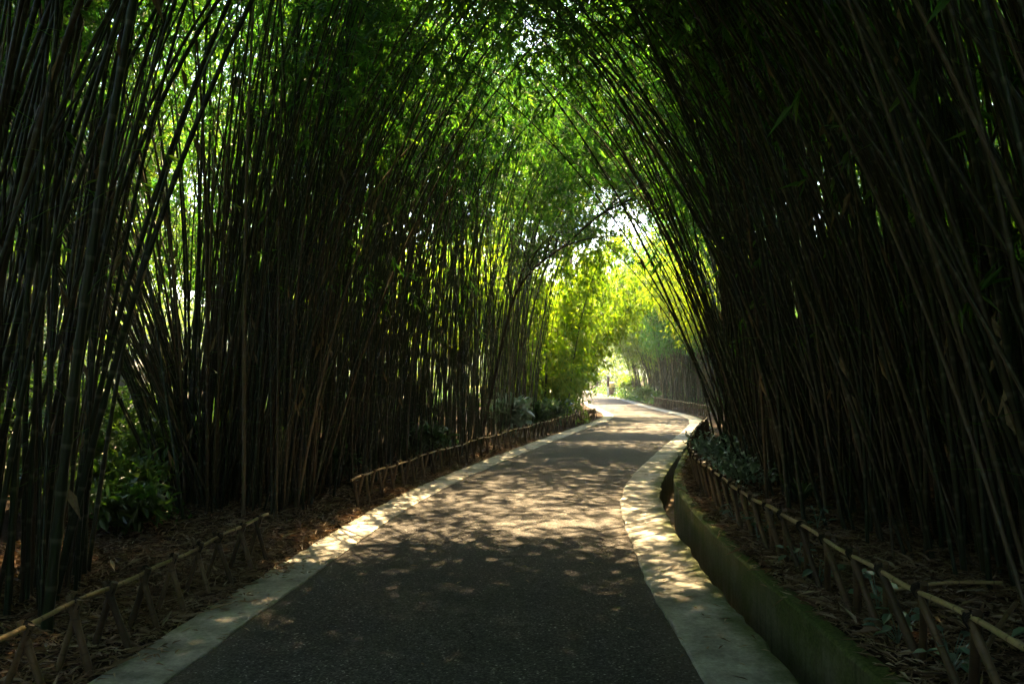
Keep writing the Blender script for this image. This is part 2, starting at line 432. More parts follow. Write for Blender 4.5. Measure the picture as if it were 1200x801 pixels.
# ground: one sheet to the horizon, sunk below the road and its drain
def axis(a, b, step, far, k):
    core = np.arange(a, b+1e-6, step); g = []; d = step
    lo, hi = [a], [b]
    while lo[-1] > -far: d *= k; lo.append(lo[-1]-d)
    d = step
    while hi[-1] < far: d *= k; hi.append(hi[-1]+d)
    return np.concatenate([lo[1:][::-1], core, hi[1:]])
gx = axis(-9, 12, .25, 560, 1.35); gy = axis(-8, 46, .3, 560, 1.35)
GX, GY = np.meshgrid(gx, gy, indexing='ij')
PP = np.stack([GX.ravel(), GY.ravel()], 1)
dl, dr = lateral(PP)
zL = gz_side(dl, PP[:, 1], True); zR = gz_side(dr, PP[:, 1], False)
dd = np.maximum(dl, dr); zz = np.where(dl > 0, zL, np.where(dr > 0, zR, 0))
zz = zz + np.where(dd > 1.0, .02*np.sin(PP[:, 0]*2.1)*np.cos(PP[:, 1]*1.7), 0)
zz = np.where(dd < .45, -.75, np.where(dd < .95, zz-.12, zz))
mb = MB(); a, b = len(gx), len(gy)
i = np.arange(a-1)[:, None]*b; j = np.arange(b-1)[None]
mb.add(np.concatenate([PP, zz[:, None]], 1), np.stack([i+j, i+b+j, i+b+j+1, i+j+1], -1).reshape(-1, 4))
tag(mb.build('ground', M['soil']), kind='structure')

# a sunny lawn where the path leaves the grove
mb = MB()
lawn = [(-6, 54), (4.15, 54), (4.42, 62), (4.45, 75), (3.7, 88), (1, 110), (-20, 110), (-20, 70)]
lz = [gz(x, y)+.012 for x, y in lawn]
mg, ntg, outg = new_mat('lawn_turf')
principled(ntg, outg, ramp(ntg, noise(ntg, obj_co(ntg), 1.3, 8, .7), [(.3, (.16, .19, .03)), (.7, (.32, .31, .06))]), .95, .1, noise(ntg, obj_co(ntg), 40, 3), .8, .04)

# ------------------------------------------------------------------ where the sun comes through the roof
SUN_EL, SUN_AZ = math.radians(57), math.radians(6)       # azimuth from +Y, negative = to the left
SDX, SDY = math.sin(SUN_AZ)/math.tan(SUN_EL), math.cos(SUN_AZ)/math.tan(SUN_EL)
CELL = .15; SX0, SX1, SY0, SY1 = -3.6, 5.2, 1.5, 19.5
COVER = np.zeros((int((SX1-SX0)/CELL), int((SY1-SY0)/CELL)))
# how many leaf samples should lie between each bit of the path and the sun: a closed roof near by, clearings further on
cx = SX0+(np.arange(COVER.shape[0])+.5)*CELL; cy = SY0+(np.arange(COVER.shape[1])+.5)*CELL
CX, CY = np.meshgrid(cx, cy, indexing='ij')
blob = RNG.normal(size=COVER.shape)
for ax_, w_ in ((0, 5), (1, 7), (0, 4), (1, 5)):
    blob = np.apply_along_axis(lambda v: np.convolve(v, np.ones(w_)/w_, 'same'), ax_, blob)
blob = blob/blob.std()
XR_ = np.interp(CY, RE[:, 1], RE[:, 0])+.6
thr = np.interp(CY + .5*np.clip(CX-1, 0, 1), [6.2, 7.2, 8.8, 13, 16, 19.5], [-3, -.6, .95, .95, .4, .3]) + .25*np.sin(CX*2.1)
thr = np.where((CX > XR_-.62) & (CY > 5.2), np.maximum(thr, -.75+.6*np.sin(CY*9)), thr)
XL = np.interp(CY, LE[:, 1], LE[:, 0])-.45; XR = np.interp(CY, RE[:, 1], RE[:, 0])+.6
ONROAD = (CX > XL) & (CX < XR)
CARE = ONROAD | (CY < 7.4)
OPEN = ONROAD & (blob < thr)
TARGET = np.where(OPEN, .4, np.where(CY < 7.2, 9, 5.))*CARE
def shadow_of(P):
    return P[:, 0]-SDX*P[:, 2], P[:, 1]-SDY*P[:, 2]
def cells(P):
    x, y = shadow_of(P); i = ((x-SX0)/CELL).astype(int); j = ((y-SY0)/CELL).astype(int)
    ok = (x > SX0) & (y > SY0) & (i < COVER.shape[0]) & (j < COVER.shape[1])
    return i[ok], j[ok]
def cover(P):
    i, j = cells(P); np.add.at(COVER, (i, j), 1)
def roof_ok(P):
    i, j = cells(P)
    return OPEN[i, j].sum() <= 1
def placed_pts(pts, x, y, z, az, s):
    c, q = math.cos(az)*s, math.sin(az)*s
    return np.stack([pts[:, 0]*c-pts[:, 1]*q+x, pts[:, 0]*q+pts[:, 1]*c+y, pts[:, 2]*s+z], 1)

# ------------------------------------------------------------------ bamboo culms
NODE = .27
class Culm:
    """one shape of culm, bent towards local +X; stem and foliage share the local frame"""
    def __init__(self, rng, length, th0, th1, power, r0, leaf0=.45, dens=1.0, lleaf=.16, wleaf=.024, wig=.02, twig_scale=1.0):
        n = int(length/NODE)
        t = np.linspace(0, 1, n*3+1)
        th = th0 + th1*t**power
        ph = np.cumsum(rng.normal(size=len(t)))*wig*.12
        ds = length/(len(t)-1)
        d = np.stack([np.sin(th), np.sin(ph)*np.ones_like(th), np.cos(th)], 1)
        d = nrm(d)
        self.p = np.concatenate([[[0, 0, 0]], np.cumsum(d*ds, axis=0)[:-1]])
        self.d = d; self.t = t; self.L = length
        r = r0*(1-t*.86)**.8
        bump = np.where(np.arange(len(t)) % 3 == 0, 1.2, 1.0)
        self.r = np.maximum(r*bump, .0025)
        self.rng = rng; self.leaf0 = leaf0; self.dens = dens
        self.ll, self.wl = lleaf, wleaf
        self.tw = twig_scale
    def stem(self, sides=6, step=1, sink=.12):
        mb = MB(); p = self.p[::step].copy(); r = self.r[::step]
        p = np.concatenate([[p[0]-[0, 0, sink]], p]); r = np.concatenate([r[:1], r])
        tube(mb, p, r, sides, cap=False, v0=-sink)
        return mb
    def foliage(self, twigs=True, tsides=3):
        rng = self.rng; mb = MB(); Ps, Ds = [], []
        idx = np.arange(0, len(self.t), 3)
        for k in idx:
            t = self.t[k]
            if t < self.leaf0:
                if rng.random() < .22 and t > .08 and twigs:
                    az = rng.uniform(0, 2*PI); d = nrm(np.array([math.cos(az), math.sin(az), rng.uniform(-.2, 1.0)])); ln = rng.uniform(.2, .8)
                    q = np.linspace(0, 1, 4)[:, None]
                    tube(mb, self.p[k] + d*ln*q - np.array([0, 0, .25*ln])*q**2, np.linspace(.003, .001, 4), tsides, cap=False)
                if rng.random() > (.004 if t < .32 else .02): continue
                nt_ = 1
            else:
                nt_ = rng.poisson((1.6+2.2*min(1, (t-self.leaf0)/.3))*self.dens)
            for _ in range(nt_):
                az = rng.uniform(0, 2*PI); up = rng.uniform(-.1, .9)
                d = nrm(np.array([math.cos(az), math.sin(az), up]))
                ln = rng.uniform(.25, .95)*(1.15-.55*t)*self.tw
                m = 5; q = np.linspace(0, 1, m)[:, None]
                pts = self.p[k] + d*ln*q - np.array([0, 0, 1.])*(ln*.55)*q**2
                if twigs: tube(mb, pts, np.linspace(.0035, .0012, m), tsides, cap=False)
                ncl = max(1, int(ln*5.5)); per = 5
                u = np.sort(rng.uniform(.3, 1.0, ncl)); u[-1] = 1
                pos = np.stack([np.interp(u, q[:, 0], pts[:, c]) for c in range(3)], 1)
                td = nrm(pts[-1]-pts[-2])
                cd = nrm(td*.8 + rng.normal(size=(ncl, 3))*.75 + np.array([0, 0, -.4]))
                off = rng.uniform(0, .10, (ncl, per, 1))
                Ps.append((pos[:, None] + cd[:, None]*off).reshape(-1, 3))
                Ds.append((cd[:, None] + rng.normal(size=(ncl, per, 3))*.38 + np.array([0, 0, -.12])).reshape(-1, 3))
        if Ps:
            P, D = np.concatenate(Ps), np.concatenate(Ds)
            nn = rng.normal(size=P.shape)*.45 + np.array([0, 0, 1.])
            s = rng.uniform(.65, 1.2, len(P))
            v, f = leaf_arrays(P, D, nn, self.ll*s, self.wl*s)
            mb.add(v, f)
            self.pts = P[::6]
        else: self.pts = np.zeros((1, 3))
        return mb
    def sheath(self):
        rng = self.rng; mb = MB(); Ps, Ds = [], []
        for k in rng.choice(np.arange(3, int(len(self.t)*.55), 3), 1):
            az = rng.uniform(0, 2*PI); o = np.array([math.cos(az), math.sin(az), 0])*self.r[k]
            Ps.append(self.p[k]+o); Ds.append(np.array([math.cos(az)*.35, math.sin(az)*.35, rng.choice([-1, 1])]))
        v, f = leaf_arrays(np.array(Ps), np.array(Ds), np.array(Ds)[:, [1, 0, 2]]*[1, -1, 0]+[.01, 0, 0], rng.uniform(.14, .24, 1), .05)
        mb.add(v, f); return mb

def variants(seed, n, L, th0, th1, power, r0, **kw):
    out = []
    for i in range(n):
        rng = np.random.default_rng(seed*100+i)
        c = Culm(rng, rng.uniform(*L), rng.uniform(*th0), rng.uniform(*th1), rng.uniform(*power), rng.uniform(*r0), **kw)
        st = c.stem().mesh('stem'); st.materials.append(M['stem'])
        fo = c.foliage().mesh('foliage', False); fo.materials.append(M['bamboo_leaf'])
        sh = []
        for _ in range(2 if i % 2 == 0 else 0):
            q = c.sheath().mesh('sheath', False); q.materials.append(M['sheath']); sh.append(q)
        out.append((st, fo, sh, c.pts))
    return out

V_up = variants(1, 9, (8, 9.5), (-.02, .10), (.5, 1.0), (1.8, 2.6), (.012, .021), leaf0=.57, dens=1.2)
V_thick = variants(6, 5, (8.5, 9.5), (.10, .24), (.5, 1.0), (1.4, 2.0), (.024, .031), leaf0=.5, dens=1.0)
V_lean = variants(7, 8, (8.5, 10), (.17, .36), (.55, 1.05), (1.4, 2.0), (.012, .021), leaf0=.58, dens=1.0)
V_arch = variants(2, 9, (8.5, 10), (.08, .24), (.9, 1.35), (1.3, 1.9), (.012, .021), leaf0=.56, dens=1.4)
V_fan = variants(3, 8, (8, 9.5), (.16, .38), (.35, .8), (1.5, 2.2), (.011, .018), leaf0=.58, dens=.5)
V_row = variants(4, 8, (7.0, 8.6), (.0, .16), (.3, .75), (1.6, 2.4), (.010, .016), leaf0=.64, dens=.36)
V_end = variants(5, 7, (7.5, 9), (.18, .42), (.7, 1.1), (1.2, 1.7), (.010, .017), leaf0=.55, dens=.4)

def culm(x, y, az, vset, label, group, rng, sc=None):
    z = gz(x, y)
    for k in range(14):                                   # turn or change the culm until the sunny stretch stays open
        st, fo, sh, pts = vset[rng.integers(len(vset))]
        s = rng.uniform(.88, 1.12) if sc is None else sc
        a2 = az if k < 5 else az + rng.normal()*.25*k/3
        P = placed_pts(pts, x, y, z, a2, s)
        if roof_ok(P): break
    az = a2; cover(P)
    t = empty('bamboo_culm', (x, y, z), az)
    t.scale = (s, s, s)
    tag(t, label, 'bamboo', group)
    link('stem', st, t)
    link('foliage', fo, t)
    for q in sh: link('sheath', q, t)
    return t

rngc = np.random.default_rng(42)
def gap_ok(x, y):        # the opening on the left through which the shrubs are seen
    if 6.4 < y < 16 and x < 0:
        r = x/y
        if -.535 < r < -.415: return False
    return True
placed = []
def spot_ok(x, y, dmin=.07):
    for a, b in placed:
        if (a-x)**2+(b-y)**2 < dmin*dmin: return False
    placed.append((x, y)); return True
def clump(cx, cy, sx, sy, n, vset, lean, spread, label, group, fan=0.0, ok=None):
    k = 0; tries = 0
    while k < n and tries < n*40:
        tries += 1
        x, y = rngc.normal(cx, sx), rngc.normal(cy, sy)
        dl, dr = lateral(np.array([[x, y]]))
        if max(dl[0], dr[0]) < .62: continue
        if ok and not ok(x, y): continue
        if not spot_ok(x, y): continue
        if fan:
            d = np.array([math.cos(lean), math.sin(lean)])*(1-fan) + np.array([(x-cx)/sx, (y-cy)/sy])*fan + rngc.normal(size=2)*.15
            az = math.atan2(d[1], d[0])
        else: az = lean + rngc.normal()*spread
        vs = vset if isinstance(vset, list) and isinstance(vset[0], tuple) else vset[rngc.integers(len(vset))]
        culm(x, y, az, vs, label, group, rngc); k += 1

GA = ('dark bamboo culm in the nearest left stand before the shrub gap', 'bamboo culms of the nearest left stand')
GB = ('slender bamboo culm fanning out of the left clump just past the shrub gap', 'bamboo culms fanning from the left clump')
GC = ('thin backlit bamboo culm in the left row behind the long far fence', 'bamboo culms behind the long left fence')
GD = ('dark bamboo culm in the dense right stand behind the near mossy wall', 'bamboo culms of the near right stand')
GE = ('brownish bamboo culm in the right stand where the mossy wall bends', 'bamboo culms at the bend of the mossy wall')
GF = ('bamboo culm leaning left to form the far right edge of the tunnel', 'bamboo culms arching at the tunnel mouth')
# nearest left stand
clump(-3.55, 5.2, .28, .30, 16, [V_up, V_arch], 0, .7, *GA, ok=gap_ok)
clump(-3.35, 6.05, .16, .25, 14, [V_up, V_up, V_arch], .1, .6, *GA, ok=lambda x, y: x/y < -.52)
clump(-4.3, 6.4, .35, .35, 6, [V_up], 0, .9, *GA, ok=lambda x, y: x/y < -.55)
clump(-3.6, 5.6, .35, .5, 9, V_thick, .1, .35, 'stout culm leaning to the right out of the nearest left stand', GA[1], ok=lambda x, y: x/y < -.54)
# fan clump past the gap
clump(-3.5, 9.5, .42, .42, 52, [V_fan, V_fan, V_up], 0, 0, *GB, fan=.8, ok=lambda x, y: x/y > -.425)
V_wide = variants(8, 6, (7.5, 9), (.26, .52), (.3, .7), (1.4, 2.0), (.010, .017), leaf0=.6, dens=.5)
clump(-3.72, 9.3, .26, .4, 18, V_wide, PI-.1, .45, 'thin bamboo culm leaning left across the top of the shrub gap', GB[1], ok=lambda x, y: x/y > -.43)
clump(-2.75, 9.8, .3, .35, 20, [V_up, V_row, V_arch], 0, .9, *GB, ok=gap_ok)
# row behind the long fence
for i in range(58):
    y = rngc.uniform(10.3, 18.6)
    k = int(np.argmin(abs(LO[:, 1]-y))); off = .55+abs(rngc.normal())*.55
    p = LO[k]+nL[k]*off
    culm(p[0], p[1], rngc.normal(.15, .9), V_row if y > 12 or rngc.random() < .5 else V_up, *GC, rngc)
# right stands
for i in range(64):
    y = rngc.uniform(2.6, 8.2); k = int(np.argmin(abs(RO[:, 1]-y))); off = 1.35+abs(rngc.normal())*.75
    p = RO[k]+nR[k]*off
    culm(p[0], p[1], PI+rngc.normal(0, .5 if rngc.random() < .7 else 1.5), V_lean if rngc.random() < .5 else V_arch if rngc.random() < .6 else V_up, *GD, rngc)
for i in range(40):
    y = rngc.uniform(8.0, 13.5); k = int(np.argmin(abs(RO[:, 1]-y))); off = 1.0+abs(rngc.normal())*.6
    p = RO[k]+nR[k]*off
    culm(p[0], p[1], PI+rngc.normal(0, .5 if rngc.random() < .7 else 1.5), V_lean if rngc.random() < .4 else V_end if y > 10.2 else V_arch, *GE, rngc)
for i in range(24):
    y = rngc.uniform(12.8, 17.0); k = int(np.argmin(abs(RO[:, 1]-y))); off = .75+abs(rngc.normal())*.6
    p = RO[k]+nR[k]*off
    culm(p[0], p[1], PI+rngc.normal(0, .35), V_end, *GF, rngc)

# the rest of the grove: hundreds more culms nobody could count, one object
def thicket_sources(seed, n, sides, step, **kw):
    out = []
    for i in range(n):
        rng = np.random.default_rng(seed*77+i)
        c = Culm(rng, rng.uniform(*kw.get('L', (8, 9.8))), rng.uniform(*kw.get('th0', (.02, .16))), rng.uniform(*kw.get('th1', (.6, 1.3))), rng.uniform(*kw.get('pw', (1.4, 2.2))), rng.uniform(*kw.get('r', (.010, .019))),
                 leaf0=kw.get('leaf0', .52), dens=kw.get('dens', .8), lleaf=.20, wleaf=.034)
        st_ = c.stem(sides, step); fo_ = c.foliage(False)
        out.append((st_, fo_, c.pts))
    return out
class Soup:
    def __init__(self): self.s, self.l = MB(), MB()
    def put(self, src, x, y, z, az, s):
        R = np.array([[math.cos(az), -math.sin(az), 0], [math.sin(az), math.cos(az), 0], [0, 0, 1]])*s
        for dst, m in ((self.s, src[0]), (self.l, src[1])):
            for v, f, uv, o in zip(m.v, m.f, m.uv, np.cumsum([0]+[len(q) for q in m.v])[:-1]):
                dst.add(v@R.T + [x, y, z], f-o, uv)
T_src = thicket_sources(1, 10, 5, 3, dens=1.0)
B_src = thicket_sources(3, 6, 4, 6, leaf0=.12, dens=.9)          # leafy to the ground: the backs of the stands
A_src = thicket_sources(5, 8, 5, 3, leaf0=.5, dens=1.25, L=(9.5, 11), th1=(1.15, 1.5))
H_src = thicket_sources(6, 6, 5, 3, leaf0=.5, dens=1.3, L=(10.5, 13), th1=(.95, 1.35))
W2_src = thicket_sources(11, 8, 4, 3, leaf0=.62, dens=.2, th0=(.22, .5), th1=(.3, .8), r=(.009, .015))
Q_src = thicket_sources(10, 10, 4, 3, leaf0=.62, dens=.2, th0=(.16, .42), th1=(.4, 1.0), r=(.009, .016))
S_src = thicket_sources(8, 12, 4, 3, leaf0=.66, dens=.16, th1=(.25, .9), r=(.009, .016))
O_src = thicket_sources(7, 8, 4, 3, leaf0=.62, dens=1.35, L=(11.2, 12.8), th1=(1.0, 1.4), pw=(2.2, 3.0))
W_src = thicket_sources(9, 5, 4, 3, leaf0=.6, dens=1.35, L=(12.5, 13.8), th1=(1.4, 1.6), pw=(1.9, 2.3))
L_src = thicket_sources(4, 6, 4, 3, leaf0=.28, dens=.5, L=(10, 12.5), th1=(.4, .9))
R_src = thicket_sources(2, 6, 5, 3, leaf0=.6, dens=.42, th1=(.3, .8))
soup = Soup()
def th(x, y, az, s=None, src=None):
    src = src or T_src
    z = gz(x, y)
    for k in range(12):
        q = src[rngc.integers(len(src))]; s = rngc.uniform(.9, 1.12); a2 = az if k < 4 else az + rngc.normal()*.25*k/3
        P = placed_pts(q[2], x, y, z, a2, s)
        if roof_ok(P): break
    else:
        if src is not S_src and src is not H_src: return
    cover(P); soup.put(q, x, y, z, a2, s)
def roof(n, cands):
    """adds the tall culms that best close what is still open above the near path"""
    pool = []
    for (y0, y1, E, nn, o0_, o1_, az, sp, src, ok, m) in cands:
        for _ in range(m):
            y = rngc.uniform(y0, y1); k = int(np.argmin(abs(E[:, 1]-y))); p = E[k]+nn[k]*rngc.uniform(o0_, o1_)
            if ok and not ok(p[0], p[1]): continue
            q = src[rngc.integers(len(src))]; a2 = az+rngc.normal()*sp; s = rngc.uniform(.92, 1.1); z = gz(p[0], p[1])
            P = placed_pts(q[2], p[0], p[1], z, a2, s)
            pool.append((q, p, z, a2, s, P, cells(P)))
    for _ in range(n):
        best, bv = None, 6
        need = np.maximum(0, TARGET-COVER); over = OPEN & (COVER >= TARGET)
        for c in pool:
            i, j = c[6]; v_ = np.minimum(need[i, j], 3).sum() - 4*over[i, j].sum()
            if v_ > bv: best, bv = c, v_
        if best is None: break
        pool = [c for c in pool if c is not best]
        cover(best[5]); soup.put(best[0], best[1][0], best[1][1], best[2], best[3], best[4])
    print('roof: left in pool', len(pool), 'near', COVER[CARE & (CY < 7)].mean(), 'open', COVER[OPEN].mean(), 'shaded', COVER[ONROAD & ~OPEN & (CY > 8)].mean())
def row(n, y0, y1, E, nn, o0_, o1_, az, sp, src=None, power=1.2, ok=None):
    k_ = 0
    while k_ < n:
        y = rngc.uniform(y0, y1); k = int(np.argmin(abs(E[:, 1]-y))); p = E[k]+nn[k]*(o0_+(o1_-o0_)*rngc.random()**power)
        if ok and not ok(p[0], p[1]): continue
        th(p[0], p[1], az+rngc.normal()*sp, src=src); k_ += 1
row(230, -6, 10.2, RO, nR, 1.7, 4.6, PI, .45)                    # deep right stand
row(70, 10.2, 13, RO, nR, 1.3, 4.5, PI, .5, R_src)
row(50, 13, 18, RO, nR, 1.8, 4.8, PI, .6, R_src)
row(130, 3, 18.5, RO, nR, 1.2, 4.8, PI, 1.0, S_src)
row(270, 3, 18.5, RO, nR, 1.1, 4.8, PI, .45, Q_src)
row(240, -6, 24, RO, nR, 3.6, 8.5, PI, .9, B_src)
row(130, -7, 4.0, LO, nL, 1.0, 3.6, 0, .45)                      # unseen culms behind the camera and beside it, left, added for shade
row(50, -6, 8.8, RO, nR, 1.5, 2.6, PI, .25, A_src)               # tips that meet over the path
row(36, -6, 4.2, LO, nL, 1.0, 2.2, 0, .25, A_src)
row(40, -6, 2, RO, nR, 1.1, 2.8, PI, .3, O_src)                  # the tall ones that roof the camera's place
row(34, -6, 2, LO, nL, .9, 3.0, .15, .3, O_src)
row(90, 4.5, 10.5, LO, nL, 3.0, 6.5, 0, .9, R_src, ok=lambda x, y: x/y < -.6)
row(85, 4.2, 8.5, LO, nL, .8, 3.6, 0, 1.2, S_src, ok=lambda x, y: x/y < -.535)
row(40, 3.5, 9, LO, nL, 4.2, 6.5, 0, .5, T_src, ok=lambda x, y: x/y < -.57)
row(70, -7, 3, LO, nL, 4.0, 7.0, 0, .9, B_src)
row(110, 18.6, 24, LO, nL, .8, 2.2, -.2, .35, H_src)
row(150, 18.8, 26, RO, nR, .8, 2.6, PI, .35, H_src)                # the tall far end of the vault
row(12, 17.2, 20.5, RO, nR, 1.0, 3.2, PI, .35, H_src)
row(170, 9.5, 19, LO, nL, 1.0, 4.6, .3, 1.0, R_src, ok=gap_ok)   # deep left stand
row(400, 8.8, 18, LO, nL, .75, 4.2, .2, 1.3, S_src, ok=gap_ok)
row(55, 8.8, 10.2, LO, nL, 1.5, 2.7, PI, .5, W2_src, ok=lambda x, y: -.43 < x/y < -.36)
row(70, 9, 18, LO, nL, .9, 3.5, .1, .5, Q_src, ok=gap_ok)
row(80, 12, 22, LO, nL, 3.0, 8, .3, 1.2, L_src, ok=gap_ok)
row(110, 6.5, 17, LO, nL, 4.4, 9.0, .2, 1.3, L_src, ok=lambda x, y: x < -6.6)                # leafy culms far left, behind the gap
row(110, 2.5, 9, RO, nR, 1.6, 4.4, PI, .7, Q_src)
row(70, 0, 9, RO, nR, 3.0, 6.5, PI, .8, B_src)
roof(230, [(2, 12.8, RO, nR, 1.0, 3.0, PI, .4, O_src, None, 260), (2, 12.8, RO, nR, 1.0, 2.6, PI, .3, W_src, None, 200),
           (1, 6.2, LO, nL, .9, 3.0, .2, .5, O_src, lambda x, y: x/y < -.54, 160), (8.7, 12.8, LO, nL, .8, 2.8, -.1, .5, O_src, gap_ok, 160),
           (12.5, 20, RO, nR, .9, 3.0, PI, .5, O_src, None, 260), (12.5, 20, RO, nR, .9, 3.0, PI, .5, H_src, None, 160), (12.5, 20, LO, nL, .8, 2.8, -.1, .6, O_src, None, 220), (12.5, 20, LO, nL, .8, 2.4, -.1, .6, A_src, None, 160)])
for i in range(90):                                              # unseen culms added across the path behind the camera to keep light out
    x = rngc.uniform(-6, 6); th(x, rngc.uniform(-14, -9), PI/2+rngc.normal()*.5, src=B_src if i % 2 else T_src)
tk = soup.s
me_t = MB(); me_t.v, me_t.f, me_t.uv, me_t.n = soup.s.v[:], soup.s.f[:], soup.s.uv[:], soup.s.n
thk = me_t.mesh('bamboo_thicket')
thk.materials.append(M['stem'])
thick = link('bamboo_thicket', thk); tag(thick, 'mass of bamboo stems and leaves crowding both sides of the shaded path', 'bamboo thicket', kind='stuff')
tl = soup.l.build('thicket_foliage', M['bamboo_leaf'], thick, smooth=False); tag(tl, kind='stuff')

# ------------------------------------------------------------------ fences
def fence(line, name, label, spacing, zrail, cross, foot, rail_r=.013, stake_r=.017, zf=gz, along=0.0, n_max=48, ext=.25, single=False, tie=True, zoff=0.0, nmul=None):
    """line: (n,2) points under the rail; cross = stakes straddle the line, along = they lean along it"""
    seg = np.concatenate([[0], np.cumsum(np.linalg.norm(np.diff(line, axis=0), axis=1))])
    S = np.arange(ext, seg[-1], spacing)[:n_max]
    root = empty(name, (line[0, 0], line[0, 1], 0)); o0 = np.array([line[0, 0], line[0, 1], 0.])
    tag(root, label, 'fence', 'low bamboo fences along the path')
    at = lambda s: np.array([np.interp(s, seg, line[:, 0]), np.interp(s, seg, line[:, 1])])
    rng = np.random.default_rng(int(abs(line[0, 0])*1000)+3)
    # rail: overlapping canes lashed end to end
    send = S[-1]+ext; s0 = max(0, S[0]-ext); cane = 3.1
    while s0 < send-.05:
        s1 = min(s0+cane, send); q = np.linspace(s0, min(s1+.12, send), 26)
        pts = np.array([[*at(s), zf(*at(s))+zrail+.012*math.sin(s*2.3)+.006*math.sin(s*7.1)] for s in q]) - o0
        mb = MB(); rr = rail_r*np.linspace(1.1, .85, len(q)); rr = np.where(np.arange(len(q)) % 5 == 0, rr*1.12, rr)
        tube(mb, pts, rr, 7); mb.build('rail', M['rail'], root)
        s0 = s1
    for i, s in enumerate(S):
        s = s+rng.normal()*.02; c = at(s); tt = nrm(at(s+.05)-at(s-.05)); nn = np.array([-tt[1], tt[0]])
        zr = zf(*c)+zrail
        sides_ = (1, -1) if not single else ((1,) if i % 2 else (-1,))
        for sg in sides_:
            f2 = c + nn*(foot + sg*cross*.5) + tt*sg*along*.5*rng.uniform(.8, 1.2) + rng.normal(size=2)*.012
            top2 = c - nn*sg*.012 - tt*sg*along*.06 - nn*sg*cross*.07
            zg = zf(*f2)
            a = np.array([*f2, zg-.10]); b = np.array([*top2, zr+rng.uniform(.02, .05)])
            r = stake_r*rng.uniform(.82, 1.18)
            q = np.linspace(0, 1, 10)[:, None]; pts = a*(1-q)+b*q - o0
            rr = np.full(10, r); rr[[3, 7]] *= 1.13
            mb = MB(); tube(mb, pts, rr, 7); mb.build('stake', M['stake'], root)
        if tie:
            mb = MB()
            for k in range(4):
                w = np.linspace(0, 2*PI, 9); off = (k-1.5)*.008
                ring = np.stack([c[0]+tt[0]*off+nn[0]*np.cos(w)*.032-o0[0], c[1]+tt[1]*off+nn[1]*np.cos(w)*.032-o0[1], zr+np.sin(w)*.027+off*.6], 1)
                tube(mb, ring, .0045, 4, cap=False)
            mb.build('lashing', M['lash'], root)
    return root

def sub(line, y0, y1):
    m = (line[:, 1] >= y0) & (line[:, 1] <= y1); return line[m]
left1 = sub(LO+nL*.22, 2.6, 7.5)
left1 = np.array([(-2.38, 3.3), (-2.37, 4.1), (-2.33, 4.9), (-2.27, 5.7), (-2.2, 6.5), (-2.16, 7.1)])
fence(left1, 'bamboo_fence', 'short low fence of crossed dark stakes on the near left verge', 0.365, .34, .26, 0, zf=lambda x, y: .03, n_max=11, ext=.3, stake_r=.0175)
fence(sub(LO+nL*.20, 9.4, 30.2), 'bamboo_fence', 'long low stake fence curving along the left kerb past the litter patch', .235, .36, .14, .02, n_max=96, single=True, tie=False, ext=.12, stake_r=.02)
fence(sub(RO+nR*(GAP+THK+.09), 2.2, 19), 'bamboo_fence', 'lashed cane fence standing behind the mossy wall on the right', .41, .40, -.02, -.10, along=.46, n_max=48, ext=.2, zf=lambda x, y: .2*(1-min(max((y-20)/8, 0), 1)), stake_r=.019)
fence(sub(RO+nR*.35, 30, 46), 'bamboo_fence', 'distant pale stake fence below the far right bamboo stand', .22, .42, .06, 0, n_max=60, single=True, tie=False)

# ------------------------------------------------------------------ far bamboo clumps and trees
def clump_thing(name, label, x, y, n, r, L, th0, th1, mat, dens=1.0, lleaf=.2, wleaf=.034, seed=0, leaf0=.2, lean=None, spread=2.0, group=None, cat='bamboo', rs=(.014, .022)):
    rng = np.random.default_rng(900+seed)
    root = empty(name, (x, y, gz(x, y))); tag(root, label, cat, group)
    S = Soup(); src = []
    for i in range(6):
        c = Culm(rng, rng.uniform(*L), rng.uniform(*th0), rng.uniform(*th1), rng.uniform(1.4, 2.2), rng.uniform(*rs), leaf0=leaf0, dens=dens, lleaf=lleaf, wleaf=wleaf, twig_scale=1.25)
        src.append((c.stem(5, 3), c.foliage(False)))
    for i in range(n):
        a = rng.uniform(0, 2*PI); q = math.sqrt(rng.random())
        dx, dy = r[0]*q*math.cos(a), r[1]*q*math.sin(a)
        az = (lean + rng.normal()*spread) if lean is not None else a + rng.normal()*.5
        S.put(src[rng.integers(6)], dx, dy, 0, az, rng.uniform(.75, 1.1))
    S.s.build('stems', M['stem'], root); S.l.build('foliage', mat, root, smooth=False)
    return root
FB = 'bamboo clumps beyond the tunnel mouth'
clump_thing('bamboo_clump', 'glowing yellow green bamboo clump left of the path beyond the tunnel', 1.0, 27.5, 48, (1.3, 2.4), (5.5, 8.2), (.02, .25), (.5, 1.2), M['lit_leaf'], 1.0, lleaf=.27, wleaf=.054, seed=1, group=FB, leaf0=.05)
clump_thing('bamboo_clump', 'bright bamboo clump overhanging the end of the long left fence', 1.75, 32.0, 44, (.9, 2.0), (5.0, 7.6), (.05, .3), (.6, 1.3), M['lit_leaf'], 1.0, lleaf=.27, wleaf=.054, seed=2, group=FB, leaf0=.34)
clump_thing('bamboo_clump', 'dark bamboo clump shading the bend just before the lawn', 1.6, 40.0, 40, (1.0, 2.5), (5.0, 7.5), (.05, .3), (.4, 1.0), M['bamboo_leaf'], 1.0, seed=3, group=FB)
clump_thing('bamboo_clump', 'hazy upright bamboo stand behind the distant right fence', 9.3, 41.0, 330, (1.1, 7.0), (7.5, 9.5), (.0, .14), (.3, .8), M['bamboo_leaf'], .6, seed=4, group=FB, leaf0=.42, lean=PI, spread=.6)
